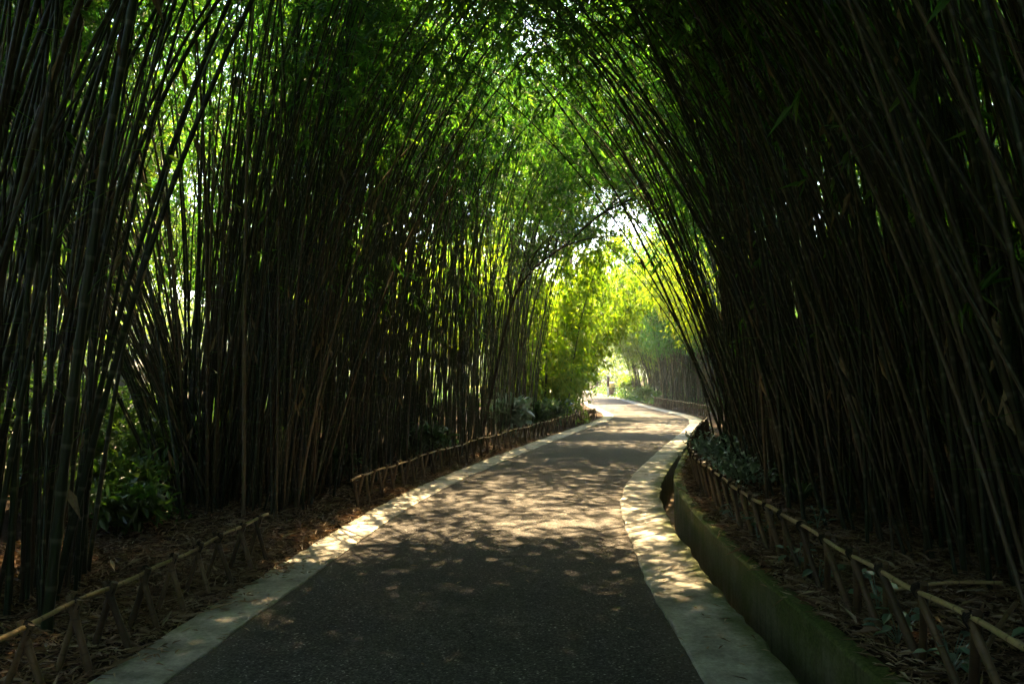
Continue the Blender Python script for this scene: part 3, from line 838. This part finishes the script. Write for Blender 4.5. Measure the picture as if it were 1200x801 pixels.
clump_thing('bamboo_clump', 'leafy bamboo bending over the far path from its right side', 9.5, 53.0, 150, (1.2, 5.0), (7.5, 9.5), (.08, .3), (.6, 1.2), M['lit_leaf'], .8, seed=5, group=FB, leaf0=.35, lean=PI, spread=.5)
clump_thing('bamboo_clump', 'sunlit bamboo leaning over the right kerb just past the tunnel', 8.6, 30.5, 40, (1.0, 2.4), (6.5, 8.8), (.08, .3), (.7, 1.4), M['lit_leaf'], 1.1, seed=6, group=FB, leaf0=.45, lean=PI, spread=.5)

def tree(name, label, x, y, h, cr, mat, seed, nleaf=7000, lsize=.2, trunk_h=None, group=None, zsq=.8, cat='tree', rtr=None, clumps=26):
    rng = np.random.default_rng(3000+seed)
    root = empty(name, (x, y, gz(x, y))); tag(root, label, cat, group)
    th_ = trunk_h or h*.35; cz = h-cr*zsq
    tb = MB(); rt = rtr or h*.018
    k = np.linspace(0, 1, 9)[:, None]
    top = np.array([rng.normal()*.1*h*.3, rng.normal()*.1*h*.3, h*.86])
    bend = np.array([rng.normal()*.02*h, rng.normal()*.02*h, 0])
    pts = top*k + bend*np.sin(k*PI); pts[0, 2] = -.15
    tube(tb, pts, np.linspace(rt*1.15, rt*.25, 9), 8)
    cen = []
    for i in range(clumps):
        d = nrm(rng.normal(size=3)); q = rng.uniform(.45, 1)**.6
        c = np.array([0, 0, cz]) + d*q*np.array([cr, cr, cr*zsq])
        c[2] = max(c[2], th_*.9)
        cen.append(c)
        if i < 15:
            s = rng.uniform(.3, .75); p0 = np.array([np.interp(s, k[:, 0], pts[:, j]) for j in range(3)])
            qq = np.linspace(0, 1, 6)[:, None]; bp = p0*(1-qq)+c*qq + np.array([0, 0, .12*cr])*np.sin(qq*PI)
            tube(tb, bp, np.linspace(rt*.38, rt*.06, 6), 5, cap=False)
    tb.build('trunk', M['bark'], root)
    cen = np.array(cen); w = rng.uniform(.5, 1.5, clumps); w /= w.sum()
    ci = rng.choice(clumps, nleaf, p=w); rad = cr*rng.uniform(.22, .46, clumps)
    P = cen[ci] + rng.normal(size=(nleaf, 3))*rad[ci][:, None]*np.array([.62, .62, .42])
    D = rng.normal(size=(nleaf, 3)) + [0, 0, -.4]; nn = rng.normal(size=(nleaf, 3))*.6+[0, 0, 1]
    s = rng.uniform(.6, 1.25, nleaf)*lsize
    v, f = oval_leaf_arrays(P, D, nn, s, s*.48)
    cm = MB(); cm.add(v, f); cm.build('crown', mat, root, smooth=False)
    return root
GT = 'sunlit trees behind the left bamboo'
TT = [(-10.5, 15.5, 8.6, 3.2, 'leafy sunlit tree seen through the nearest left stand'),
      (-14.0, 21, 11.0, 4.2, 'broad tree far behind the shrub gap on the left'),
      (-8.2, 22.5, 8.6, 3.0, 'pale green tree glimpsed through the left fan clump'),
      (-10.5, 30, 11.0, 4.0, 'tall green tree behind the left fan clump'),
      (-4.2, 25.5, 5.6, 2.5, 'yellow green tree glowing behind the row of thin culms'),
      (-6.5, 35, 8.0, 3.4, 'round crowned tree rising behind the yellow green one'),
      (-2.2, 33, 7.0, 2.8, 'bright tree behind the tunnel mouth left of the yellow clump'),
      (-.6, 46, 19, 5.6, 'large hazy tree standing above the yellow clump'),
      (-18, 30, 9.0, 4.0, 'big dark tree at the far left edge'), (12.5, 52, 15.5, 5.5, 'tall tree rising behind the far right bamboo'), (-11.2, 11.8, 9.5, 3.2, 'dark leafy tree closest behind the nearest left stand'), (-15, 16.5, 12, 4.2, 'dense tall tree left of the pale boulder'), (4.0, 64, 25, 8, 'highest tree crown filling the top of the bright opening'), (-9, 52, 20, 6, 'high tree crown left of the bright opening')]
for i, (x, y, h, cr, lab) in enumerate(TT):
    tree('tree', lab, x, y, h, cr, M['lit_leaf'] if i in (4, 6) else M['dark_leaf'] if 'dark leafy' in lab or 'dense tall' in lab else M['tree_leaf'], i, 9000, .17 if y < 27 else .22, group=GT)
GH = 'hazy trees beyond the lawn'
for i, (x, y, h, cr, lab) in enumerate([(2, 74, 11, 5, 'hazy tree past the lawn directly in line with the path'), (14, 66, 12, 5.5, 'tall hazy tree right of the far path'),
                                         (-9, 80, 12, 5.5, 'pale blue green tree at the back of the lawn'), (10, 95, 14, 6, 'farthest hazy tree above the end of the path'),
                                         (24, 80, 13, 6, 'distant tree far to the right behind the stands'), (-24, 70, 13, 6, 'distant tree far to the left')]):
    tree('tree', lab, x, y, h, cr, M['tree_leaf'], 50+i, 9000, .34, group=GH)

# leaning broadleaf tree whose dark limb crosses the tunnel mouth
root = empty('leaning_tree', (-.75, 17.9, gz(-.75, 17.9))); tag(root, 'dark leaning tree whose curved limb crosses the bright tunnel mouth', 'tree')
o0 = np.array(root.location)
def px(x, y, Y): return np.array([(x-600)*Y/933., Y, 1.6-(y-440)*Y/933.])
tp = np.array([[-.75, 17.9, -.1+o0[2]]] + [px(*q) for q in ((578, 450, 17.8), (590, 395, 17.6), (604, 345, 17.4), (628, 312, 17.2), (664, 285, 17.0), (702, 252, 16.8), (748, 228, 16.6))])
tt_ = np.linspace(0, 1, 40); kk = np.linspace(0, 1, len(tp))
sp = catmull([tuple(q[:2]) for q in tp], 6); zz_ = catmull([(q[2], 0) for q in tp], 6)[:, 0]
path = np.concatenate([sp, zz_[:, None]], 1)-o0
tb = MB(); tube(tb, path, np.linspace(.036, .022, len(path)), 8)
rng = np.random.default_rng(5); Pl, Dl = [], []
for k in range(10):
    i0 = int(len(path)*rng.uniform(.35, .97)); p0 = path[i0]
    d = nrm(np.array([rng.uniform(-.6, 1), rng.normal()*.7, rng.uniform(.3, 1.2)])); ln = rng.uniform(.7, 1.9)
    q = np.linspace(0, 1, 7)[:, None]; bp = p0 + d*ln*q + np.array([.25, 0, -.3])*q**2*ln
    tube(tb, bp, np.linspace(.028, .006, 7), 5, cap=False)
    nl = 90; u = rng.uniform(.3, 1, nl)
    Pl.append(np.stack([np.interp(u, q[:, 0], bp[:, c]) for c in range(3)], 1)+rng.normal(size=(nl, 3))*.16); Dl.append(rng.normal(size=(nl, 3))+[0, 0, -.5])
tb.build('trunk', M['bark'], root)
Pl, Dl = np.concatenate(Pl), np.concatenate(Dl)
v, f = oval_leaf_arrays(Pl, Dl, rng.normal(size=Pl.shape)*.6+[0, 0, 1], rng.uniform(.06, .11, len(Pl)), .045)
cm = MB(); cm.add(v, f); cm.build('crown', M['dark_leaf'], root, smooth=False)

# ------------------------------------------------------------------ shrubs and small plants
def shrub(name, label, x, y, h, r, mat, seed, n=900, ls=.12, ws=.45, group=None, cat='shrub', nst=9):
    rng = np.random.default_rng(6000+seed); root = empty(name, (x, y, gz(x, y))); tag(root, label, cat, group)
    sm = MB(); Pl, Dl = [], []
    for i in range(nst):
        a = rng.uniform(0, 2*PI); d = np.array([math.cos(a)*r*rng.uniform(.2, 1), math.sin(a)*r*rng.uniform(.2, 1), h*rng.uniform(.6, 1)])
        q = np.linspace(0, 1, 7)[:, None]; p = d*q*np.array([1, 1, 1]) + np.array([0, 0, h*.15])*np.sin(q*PI); p[0, 2] = -.05
        tube(sm, p, np.linspace(.012, .004, 7)*max(.5, h), 5, cap=False)
        m = n//nst; u = rng.uniform(.25, 1, m)**.7
        Pl.append(np.stack([np.interp(u, q[:, 0], p[:, c]) for c in range(3)], 1) + rng.normal(size=(m, 3))*np.array([.22, .22, .14])*r*.8)
        dd_ = rng.normal(size=(m, 3))*.8 + nrm(d)*.3 + [0, 0, -.1]; Dl.append(dd_)
    sm.build('stems', M['twig'], root)
    Pl, Dl = np.concatenate(Pl), np.concatenate(Dl); Pl[:, 2] = np.maximum(Pl[:, 2], .02)
    s = rng.uniform(.6, 1.25, len(Pl))*ls
    v, f = oval_leaf_arrays(Pl, Dl, rng.normal(size=Pl.shape)*.5+[0, 0, 1], s, s*ws)
    cm = MB(); cm.add(v, f); cm.build('foliage', mat, root, smooth=False)
    return root
GS = 'green shrubs in the left gap'
for i, a in enumerate([(-4.6, 9.6, .9, .7, 'leafy green shrub at the front of the left gap'), (-5.6, 11.3, 1.3, .9, 'mid green shrub in the middle of the left gap'),
                       (-5.2, 10.3, .7, .6, 'low shrub at the foot of the left fan clump'), (-6.9, 12.6, 1.5, 1.0, 'taller sunlit shrub at the back of the left gap'),
                       (-7.6, 11.0, 1.5, 1.0, 'sunlit shrub behind the nearest left stand'), (-8.6, 13.4, 1.8, 1.2, 'large yellow green shrub far behind the nearest left stand'),
                       (-6.6, 9.2, 1.1, .8, 'shrub half hidden by the nearest left stand'), (-4.05, 8.4, .6, .55, 'small shrub at the very front of the left gap'), (-5.0, 8.3, .8, .6, 'shrub beside the last culms of the nearest left stand'), (-3.75, 7.6, .42, .5, 'low leafy shrub on the litter in front of the left gap'), (-4.5, 7.9, .6, .5, 'rounded shrub left of the low leafy one in the gap')]):
    shrub('shrub', a[4], *a[:4], M['shrub_leaf'], i, 1500, .13, .36, GS, nst=14)
shrub('shrub', 'broad leaved shrub with pale shining leaves behind the long left fence', .05, 20.6, .9, .65, M['glossy_leaf'], 20, 420, .32, .5, nst=9)
shrub('shrub', 'dark green shrub right of the pale shining one behind the fence', 1.0, 23.2, .8, .7, M['dark_leaf'], 21, 900, .2, .4)
shrub('shrub', 'low dark shrub between the thin culms of the left row', -1.7, 14.5, .6, .6, M['dark_leaf'], 22, 900, .16, .35)
shrub('shrub', 'small shrub under the thin culms near the fence start', -2.6, 11.6, .5, .5, M['dark_leaf'], 23, 700, .15, .35)
shrub('shrub', 'leafy shrub in dappled light behind the bend of the cane fence', 3.0, 11.3, .55, .55, M['glossy_leaf'], 24, 1000, .075, .5, nst=12)
shrub('shrub', 'smaller leafy shrub next to the fence at the wall bend', 2.75, 9.6, .38, .5, M['glossy_leaf'], 25, 700, .07, .5, nst=12)
shrub('shrub', 'small green bush at the foot of the hazy right stand', 7.9, 47.5, .9, .8, M['shrub_leaf'], 26, 900, .16)
shrub('shrub', 'sunlit bush beside the litter bin on the far verge', 8.8, 59, 1.6, 1.1, M['lit_leaf'], 27, 1500, .2)

def strap_plant(label, x, y, h, seed, n=34):
    rng = np.random.default_rng(7000+seed); mb = MB()
    for i in range(n):
        a = rng.uniform(0, 2*PI); o = np.array([math.cos(a), math.sin(a), 0]); L = h*rng.uniform(.8, 1.3); q = np.linspace(0, 1, 7)[:, None]
        c = o*L*.75*q**1.4 + np.array([0, 0, 1.])*L*(q - .55*q**2.6); s = np.array([-o[1], o[0], 0])
        w = (.014*np.sin(np.clip(q*1.1+.12, 0, 1)*PI)+.001)
        v = np.stack([c-s*w, c+s*w], 1).reshape(-1, 3); k = np.arange(6)[:, None]*2
        mb.add(v, k+np.array([[0, 1, 3, 2]]))
    o = mb.build('strap_plant', M['dark_leaf'], smooth=False); o.location = (x, y, gz(x, y)); tag(o, label, 'plant')
strap_plant('dark strap leaved plant arching in front of the right stand', 3.0, 8.3, .5, 1, 40)
def seedling(label, x, y, seed, n=9, ls=.09, h=.16):
    rng = np.random.default_rng(8000+seed); mb = MB(); P = np.zeros((n, 3)); D = np.zeros((n, 3))
    for i in range(n):
        a = rng.uniform(0, 2*PI); e = np.array([math.cos(a)*rng.uniform(.02, .12), math.sin(a)*rng.uniform(.02, .12), rng.uniform(.35, 1)*h])
        q = np.linspace(0, 1, 4)[:, None]; tube(mb, e*q**np.array([1.5, 1.5, .8]), .0022, 3, cap=False); P[i] = e; D[i] = [math.cos(a), math.sin(a), rng.uniform(-.4, .3)]
    v, f = oval_leaf_arrays(P, D, np.array([[0, 0, 1.]])+rng.normal(size=(n, 3))*.25, ls*rng.uniform(.7, 1.3, n), ls*.62); mb.add(v, f)
    o = mb.build('seedling', M['glossy_leaf'], smooth=False); o.location = (x, y, gz(x, y)); tag(o, label, 'plant', 'small green plants in the right leaf litter')
for i, (x, y, lab) in enumerate([(2.02, 3.72, 'small blue green plant nearest the lower right corner'), (1.98, 4.15, 'plant with two broad leaves at the wall top'), (2.02, 5.3, 'leafy plant hugging the fence rail'),
                                 (2.05, 5.75, 'plant with dark round leaves beside a stake foot'), (2.15, 4.75, 'tiny plant among the stakes'), (2.5, 3.75, 'single upright seedling at the fence line'),
                                 (2.05, 6.7, 'low plant growing between two stakes'), (2.1, 7.6, 'bushy seedling behind the fence'), (2.35, 8.4, 'cluster of small leaves near the fence bend'),
                                 (2.7, 7.1, 'pale seedling before the right stand'), (2.5, 9.0, 'dense little plant at the fence bend'), (2.9, 10.2, 'plant in a spot of sun')]):
    seedling(lab, x, y, i, int(RNG.integers(8, 20)), .085, .22)

# a fresh leafy sprig hanging from culms on the right
def sprig(label, x, y, z, seed):
    rng = np.random.default_rng(9000+seed); mb = MB(); q = np.linspace(0, 1, 6)[:, None]
    p = np.array([x+.5, y+.15, z+.25]) + (np.array([-.5, -.15, -.25]))*q + np.array([0, 0, .1])*np.sin(q*PI)
    tube(mb, p, np.linspace(.004, .0015, 6), 4, cap=False)
    n = 6; P = p[rng.integers(3, 6, n)]; D = rng.normal(size=(n, 3))*.45+[-.5, -.2, -.4]
    v, f = leaf_arrays(P, D, rng.normal(size=(n, 3))*.3+[0, -.8, .6], rng.uniform(.09, .15, n), .02); mb.add(v, f)
    o = mb.build('leaf_sprig', M['shrub_leaf'], smooth=False); tag(o, label, 'twig', 'fresh bamboo sprigs on the right')
sprig('upper fresh green sprig hanging before the right stand', 2.05, 4.9, 3.15, 1)
sprig('lower fresh green sprig hanging before the right stand', 2.0, 4.9, 2.83, 2)

# canes that have fallen onto the litter
def fallen(label, a, b, r=.011):
    a, b = np.array(a, float), np.array(b, float); q = np.linspace(0, 1, 16)[:, None]
    p = a*(1-q)+b*q + np.array([0, 0, .02])*np.sin(q*PI); mb = MB(); rr = np.full(16, r); rr[::4] *= 1.15
    tube(mb, p, rr, 7); o = mb.build('fallen_cane', M['rail'] if r < .0115 else M['stake']); tag(o, label, 'cane', 'fallen canes on the right bank')
fallen('pale fallen cane lying level on the litter below the right stand', (2.36, 5.0, gz(2.36, 5)+.05), (2.95, 4.85, gz(2.95, 4.85)+.10))
fallen('short broken cane slanting up behind the right fence rail', (2.15, 3.75, gz(2.2, 3.8)+.03), (2.5, 4.0, gz(2.5, 4.0)+.24), .012)

# rocks
def rock(label, x, y, r, mat, seed):
    import bmesh
    bm = bmesh.new(); bmesh.ops.create_icosphere(bm, subdivisions=4, radius=1)
    rng = random.Random(seed); ph = [rng.uniform(0, 9) for _ in range(6)]
    from mathutils import noise as mn
    for v in bm.verts:
        c = v.co.copy(); k = 1+.45*mn.noise(c*1.3+Vector(ph[:3]))+.18*mn.noise(c*3.4+Vector(ph[3:]))
        v.co = Vector((c.x*r[0], c.y*r[1], c.z*r[2]))*k
    me = bpy.data.meshes.new('boulder'); bm.to_mesh(me); bm.free(); me.materials.append(mat)
    o = link('boulder', me); o.location = (x, y, gz(x, y)+r[2]*.5); tag(o, label, 'rock')
rock('large pale grey boulder behind the shrubs of the left gap', -8.3, 17.2, (.8, .7, 1.0), M['rock'], 3)
rock('brown boulder between the thin culms and the yellow clump', .35, 25.0, (.42, .4, .42), M['brown_rock'], 5)

def leaf_mass(name, label, boxes, mat, seed, ls, kindlab):
    rng = np.random.default_rng(seed); mb = MB()
    for (x0, x1, y0, y1, z0, z1, n, top) in boxes:
        x = rng.uniform(x0, x1, n); y = rng.uniform(y0, y1, n)
        hh = z1*(1-top + top*(.5+.28*np.sin(x*1.1+seed)+.22*np.sin(y*.9+x*.4)))
        P = np.stack([x, y, z0+(hh-z0)*rng.random(n)], 1)
        # clumped: pull towards random centres
        c = P[rng.integers(0, n, n//60+1)]; j = rng.integers(0, len(c), n)
        w_ = rng.uniform(0, .8, n)[:, None]
        R = np.array([max(.5, (x1-x0)*.1), max(.5, (y1-y0)*.05), .5])
        P = np.where(rng.random(n)[:, None] < .7, c[j]+rng.normal(size=(n, 3))*R*.6, P); P[:, 2] = np.maximum(P[:, 2], z0)
        s_ = rng.uniform(.6, 1.3, n)*ls
        v, f = oval_leaf_arrays(P, rng.normal(size=(n, 3)), rng.normal(size=(n, 3))*.6+[0, 0, 1], s_, s_*.5); mb.add(v, f)
    o = mb.build(name, mat, smooth=False); tag(o, label, kindlab, kind='stuff')
leaf_mass('woodland', 'dark leafy woodland added behind the bamboo stands to block light', [
    (11, 15, -12, 20, 0, 9, 46000, .2), (7.6, 11, -8, 14, .2, 5, 42000, .2), (8.6, 12, 14, 23, .2, 5, 20000, .2), (14, 20, 20, 38, 0, 9, 26000, .2), (11.3, 16, 30, 68, 0, 8, 30000, .3), (-14, -10, -12, 4, 0, 8, 14000, .3), (-16, 14, -20, -15, 0, 9, 16000, .2)], M['dark_leaf'], 3, .34, 'woodland')  # leaf mass added as dark backing, so the stands and path stay dim
leaf_mass('far_wood', 'pale distant wood around the grove', [
    (-34, -24, 34, 70, 0, 10, 22000, .5), (-60, -14, 92, 104, 0, 12, 16000, .4), (16, 60, 88, 100, 0, 12, 14000, .4), (20, 30, 34, 90, 0, 10, 16000, .4), (-14, 16, 104, 116, 0, 9, 12000, .5)], M['tree_leaf'], 8, .5, 'wood')
leaf_mass('bank_wood', 'leafy green wood closing the view far behind the left culms', [(-27, -18, 4, 36, 0, 13, 110000, .35)], M['dark_leaf'], 9, .25, 'wood')
leaf_mass('ground_cover', 'low green ground cover under the left trees', [
    (-16, -5.6, 13, 24, .15, .55, 16000, .5), (-14, -2.6, 24, 44, .15, .6, 20000, .5), (-24, -8.2, 4, 13, .2, .6, 12000, .5), (8.6, 16, 24, 60, .1, .5, 12000, .5), (-5, 3.2, 44, 53, .1, .4, 6000, .5), (7.75, 9.2, 44, 76, .03, .22, 7000, .5)], M['shrub_leaf'], 5, .18, 'ground cover')

# litter bin and sign post at the lawn
b = empty('litter_bin', (7.75, 62, gz(7.75, 62))); tag(b, 'brown litter bin with a pale yellow hood at the far end of the path', 'litter bin')
def lathe(prof, seg=20):
    mb = MB(); a = np.linspace(0, 2*PI, seg, endpoint=False); prof = np.array(prof)
    v = np.stack([prof[:, None, 0]*np.cos(a), prof[:, None, 0]*np.sin(a), np.broadcast_to(prof[:, None, 1], (len(prof), seg))], -1).reshape(-1, 3)
    i = np.arange(len(prof)-1)[:, None]*seg; j = np.arange(seg)[None]; k = (j+1) % seg
    mb.add(v, np.stack([i+j, i+k, i+seg+k, i+seg+j], -1).reshape(-1, 4)); return mb
lathe([(.0, 0), (.26, 0), (.27, .05), (.30, .62), (.32, .66), (.30, .68), (.0, .68)]).build('bin_body', M['metal_brown'], b)
lathe([(.27, .68), (.27, .72), (.31, .86), (.30, 1.0), (.18, 1.1), (.0, 1.12)]).build('hood', M['yellow'], b)
s = empty('sign_post', (7.35, 61.2, gz(7.35, 61.2))); tag(s, 'slim white post with a narrow dark panel beside the litter bin', 'sign post')
def box(mb, c, d, bev=.01):
    x, y, z = np.array(d)/2.; cx, cy, cz = c
    v = []
    for sx, sy in ((-1, -1), (1, -1), (1, 1), (-1, 1)):
        v += [(cx+sx*(x-bev), cy+sy*(y-bev), cz-z), (cx+sx*x, cy+sy*y, cz-z+bev), (cx+sx*x, cy+sy*y, cz+z-bev), (cx+sx*(x-bev), cy+sy*(y-bev), cz+z)]
    f = []
    for k in range(4):
        a, b2 = k*4, ((k+1) % 4)*4
        for m_ in range(3): f.append((a+m_, b2+m_, b2+m_+1, a+m_+1))
    f += [(12, 8, 4, 0), (3, 7, 11, 15)]
    mb.add(v, f)
mb = MB(); box(mb, (0, 0, .75), (.14, .12, 1.7)); mb.build('post', M['white_paint'], s, False)
mb = MB(); box(mb, (.02, -.085, 1.15), (.18, .04, .75)); mb.build('panel', M['dark_panel'], s, False)
mb = MB(); box(mb, (0, 0, 1.63), (.20, .18, .07)); mb.build('cap', M['white_paint'], s, False)

# lawn
mb = MB()
mb.add([(x, y, z) for (x, y), z in zip(lawn, lz)], [list(range(len(lawn)))])
lw = mb.build('lawn', mg); tag(lw, kind='structure')
# clipped hedge at the back of the lawn
def hedge(label, x0, x1, y, h, seed):
    rng = np.random.default_rng(seed); n = 9000; mb = MB()
    P = np.stack([rng.uniform(x0, x1, n), y+rng.normal(size=n)*.45, h*rng.uniform(0.02, 1, n)**.7], 1)-[x0, y, 0]
    v, f = oval_leaf_arrays(P, rng.normal(size=(n, 3)), rng.normal(size=(n, 3))*.6+[0, 0, 1], .26, .13); mb.add(v, f)
    o = mb.build('hedge', M['tree_leaf'], smooth=False); o.location = (x0, y, gz(x0, y)); tag(o, label, 'hedge')
hedge('low hazy hedge running along the back of the sunny lawn', -14, 9, 88, 1.7, 4)

# ------------------------------------------------------------------ leaf litter
def litter():
    rng = np.random.default_rng(11); Ps = []
    def band(line, nn, y0, y1, o0_, o1_, n, left):
        idx = np.where((line[:, 1] > y0) & (line[:, 1] < y1))[0]
        k = rng.choice(idx, n); u = rng.uniform(0, 1, n)**1.25
        o = o0_ + (o1_-o0_)*u
        p = line[k] + nn[k]*o[:, None] + rng.normal(size=(n, 2))*.05
        z = gz_side(o, p[:, 1], left) + rng.uniform(0, .028, n)
        Ps.append(np.concatenate([p, z[:, None]], 1))
    band(LO, nL, 2.8, 11, .05, 2.4, 26000, True)
    band(LO, nL, 11, 20, .05, 1.8, 7000, True)
    band(RO, nR, 2.2, 9, GAP+THK+.02, 2.6, 26000, False)
    band(RO, nR, 9, 17, GAP+THK+.02, 2.2, 9000, False)
    P = np.concatenate(Ps); n = len(P)
    a = rng.uniform(0, 2*PI, n)
    D = np.stack([np.cos(a), np.sin(a), rng.normal(size=n)*.28], 1)
    nn = rng.normal(size=(n, 3))*.5+[0, 0, 1]
    v, f = leaf_arrays(P, D, nn, rng.uniform(.05, .13, n), rng.uniform(.008, .018, n), .35)
    mb = MB(); mb.add(v, f)
    k = rng.integers(0, n, 2600)
    v, f = leaf_arrays(P[k]+[0, 0, .012], D[k]*[1, 1, .7], nn[k], rng.uniform(.13, .26, 2600), rng.uniform(.014, .032, 2600), .5)
    mb.add(v, f)
    # a few strays on the kerbs and the asphalt
    m = 420; k = rng.integers(0, len(LE)*6//10, m); sd = rng.random(m)
    u = np.where(sd < .55, rng.uniform(-.15, .02, m), np.where(sd < .85, rng.uniform(.98, 1.18, m), rng.uniform(.05, .95, m)))
    p = LE[k]*(1-u[:, None])+RE[k]*u[:, None]
    P = np.concatenate([p, np.full((m, 1), .026)], 1); a = rng.uniform(0, 2*PI, m)
    v, f = leaf_arrays(P, np.stack([np.cos(a), np.sin(a), rng.normal(size=m)*.06], 1), rng.normal(size=(m, 3))*.1+[0, 0, 1], rng.uniform(.05, .10, m), .014, .2)
    mb.add(v, f)
    # drifts at the kerb edge
    for cx_, cy_, k_ in ((-2.0, 5.65, 60), (-1.93, 6.6, 70), (-2.08, 4.6, 30)):
        P = np.stack([rng.normal(cx_, .10, k_), rng.normal(cy_, .14, k_), rng.uniform(.022, .04, k_)], 1); a = rng.uniform(0, 2*PI, k_)
        v, f = leaf_arrays(P, np.stack([np.cos(a), np.sin(a), rng.normal(size=k_)*.1], 1), rng.normal(size=(k_, 3))*.3+[0, 0, 1], rng.uniform(.05, .11, k_), .013, .3); mb.add(v, f)
    o = mb.build('leaf_litter', M['dry_leaf'], smooth=False); tag(o, 'brown dry bamboo leaves covering the ground under the culms', 'leaf litter', kind='stuff')
litter()

# far hills close the horizon
mb = MB(); a = np.linspace(0, 2*PI, 181); r = 420.
hh = 26+9*np.sin(a*5+1)+6*np.sin(a*11)+4*np.sin(a*23+2)
cs = [np.stack([np.cos(a)*rr_, np.sin(a)*rr_, hh*k_ - 2*(k_ == 0)], 1) for rr_, k_ in ((300, 0), (340, .45), (400, .9), (440, 1.0), (520, .8))]
tag(strip(cs, [np.stack([a, a*0+i], 1) for i in range(5)]).build('hills', M['far_hill']), kind='structure')

# air: even haze over the whole place, sky outside it
mb = MB(); X_ = 700.
mb.add([(x, y, z) for z in (-1.9, 48) for x, y in ((-X_, -X_), (X_, -X_), (X_, X_), (-X_, X_))],
       [(3, 2, 1, 0), (4, 5, 6, 7), (0, 1, 5, 4), (1, 2, 6, 5), (2, 3, 7, 6), (3, 0, 4, 7)])
mh, nth, outh = new_mat('haze_air')
pv = nth.nodes.new('ShaderNodeVolumePrincipled'); pv.inputs['Color'].default_value = (.92, .96, 1, 1); pv.inputs['Density'].default_value = .0008; pv.inputs['Anisotropy'].default_value = .35
nth.links.new(pv.outputs[0], outh.inputs['Volume'])
hz = mb.build('haze', mh, smooth=False); tag(hz, kind='stuff')

# ------------------------------------------------------------------ light, sky, camera
d = Vector((math.sin(SUN_AZ)*math.cos(SUN_EL), math.cos(SUN_AZ)*math.cos(SUN_EL), math.sin(SUN_EL)))
L = bpy.data.lights.new('sun', 'SUN'); L.energy = 5.0; L.angle = math.radians(.53); L.color = (1.0, .72, .38)
lo = link('sun', L); lo.rotation_euler = (-d).to_track_quat('-Z', 'Y').to_euler(); lo.location = (0, 0, 40)
w = bpy.data.worlds.new('World'); scene.world = w; w.use_nodes = True
nt = w.node_tree
for n in list(nt.nodes): nt.nodes.remove(n)
sky = nt.nodes.new('ShaderNodeTexSky'); sky.sky_type = 'NISHITA'; sky.sun_disc = False
sky.sun_elevation = SUN_EL; sky.sun_rotation = SUN_AZ
sky.air_density = 1.0; sky.dust_density = 2.0; sky.ozone_density = 1.0
bg = nt.nodes.new('ShaderNodeBackground'); bg.inputs[1].default_value = .10
wo = nt.nodes.new('ShaderNodeOutputWorld')
nt.links.new(sky.outputs[0], bg.inputs[0]); nt.links.new(bg.outputs[0], wo.inputs[0])

cam = bpy.data.cameras.new('camera'); cam.lens = 28; cam.sensor_width = 36; cam.clip_start = .05; cam.clip_end = 2000
co = link('camera', cam); co.location = (0, 0, 1.6)
co.rotation_euler = (math.radians(90)+math.atan(39.5/933), 0, 0)
scene.camera = co
scene.view_settings.view_transform = 'Standard'; scene.view_settings.look = 'None'
scene.view_settings.exposure = 3.6; scene.view_settings.gamma = 1.0
scene.view_settings.use_curve_mapping = False
c = scene.cycles
c.use_denoising = True
c.max_bounces = 6; c.diffuse_bounces = 2; c.glossy_bounces = 2; c.transmission_bounces = 6; c.transparent_max_bounces = 4; c.volume_bounces = 0
c.sample_clamp_indirect = 4.0
c.use_adaptive_sampling = True; c.adaptive_threshold = .02
scene.render.use_persistent_data = False
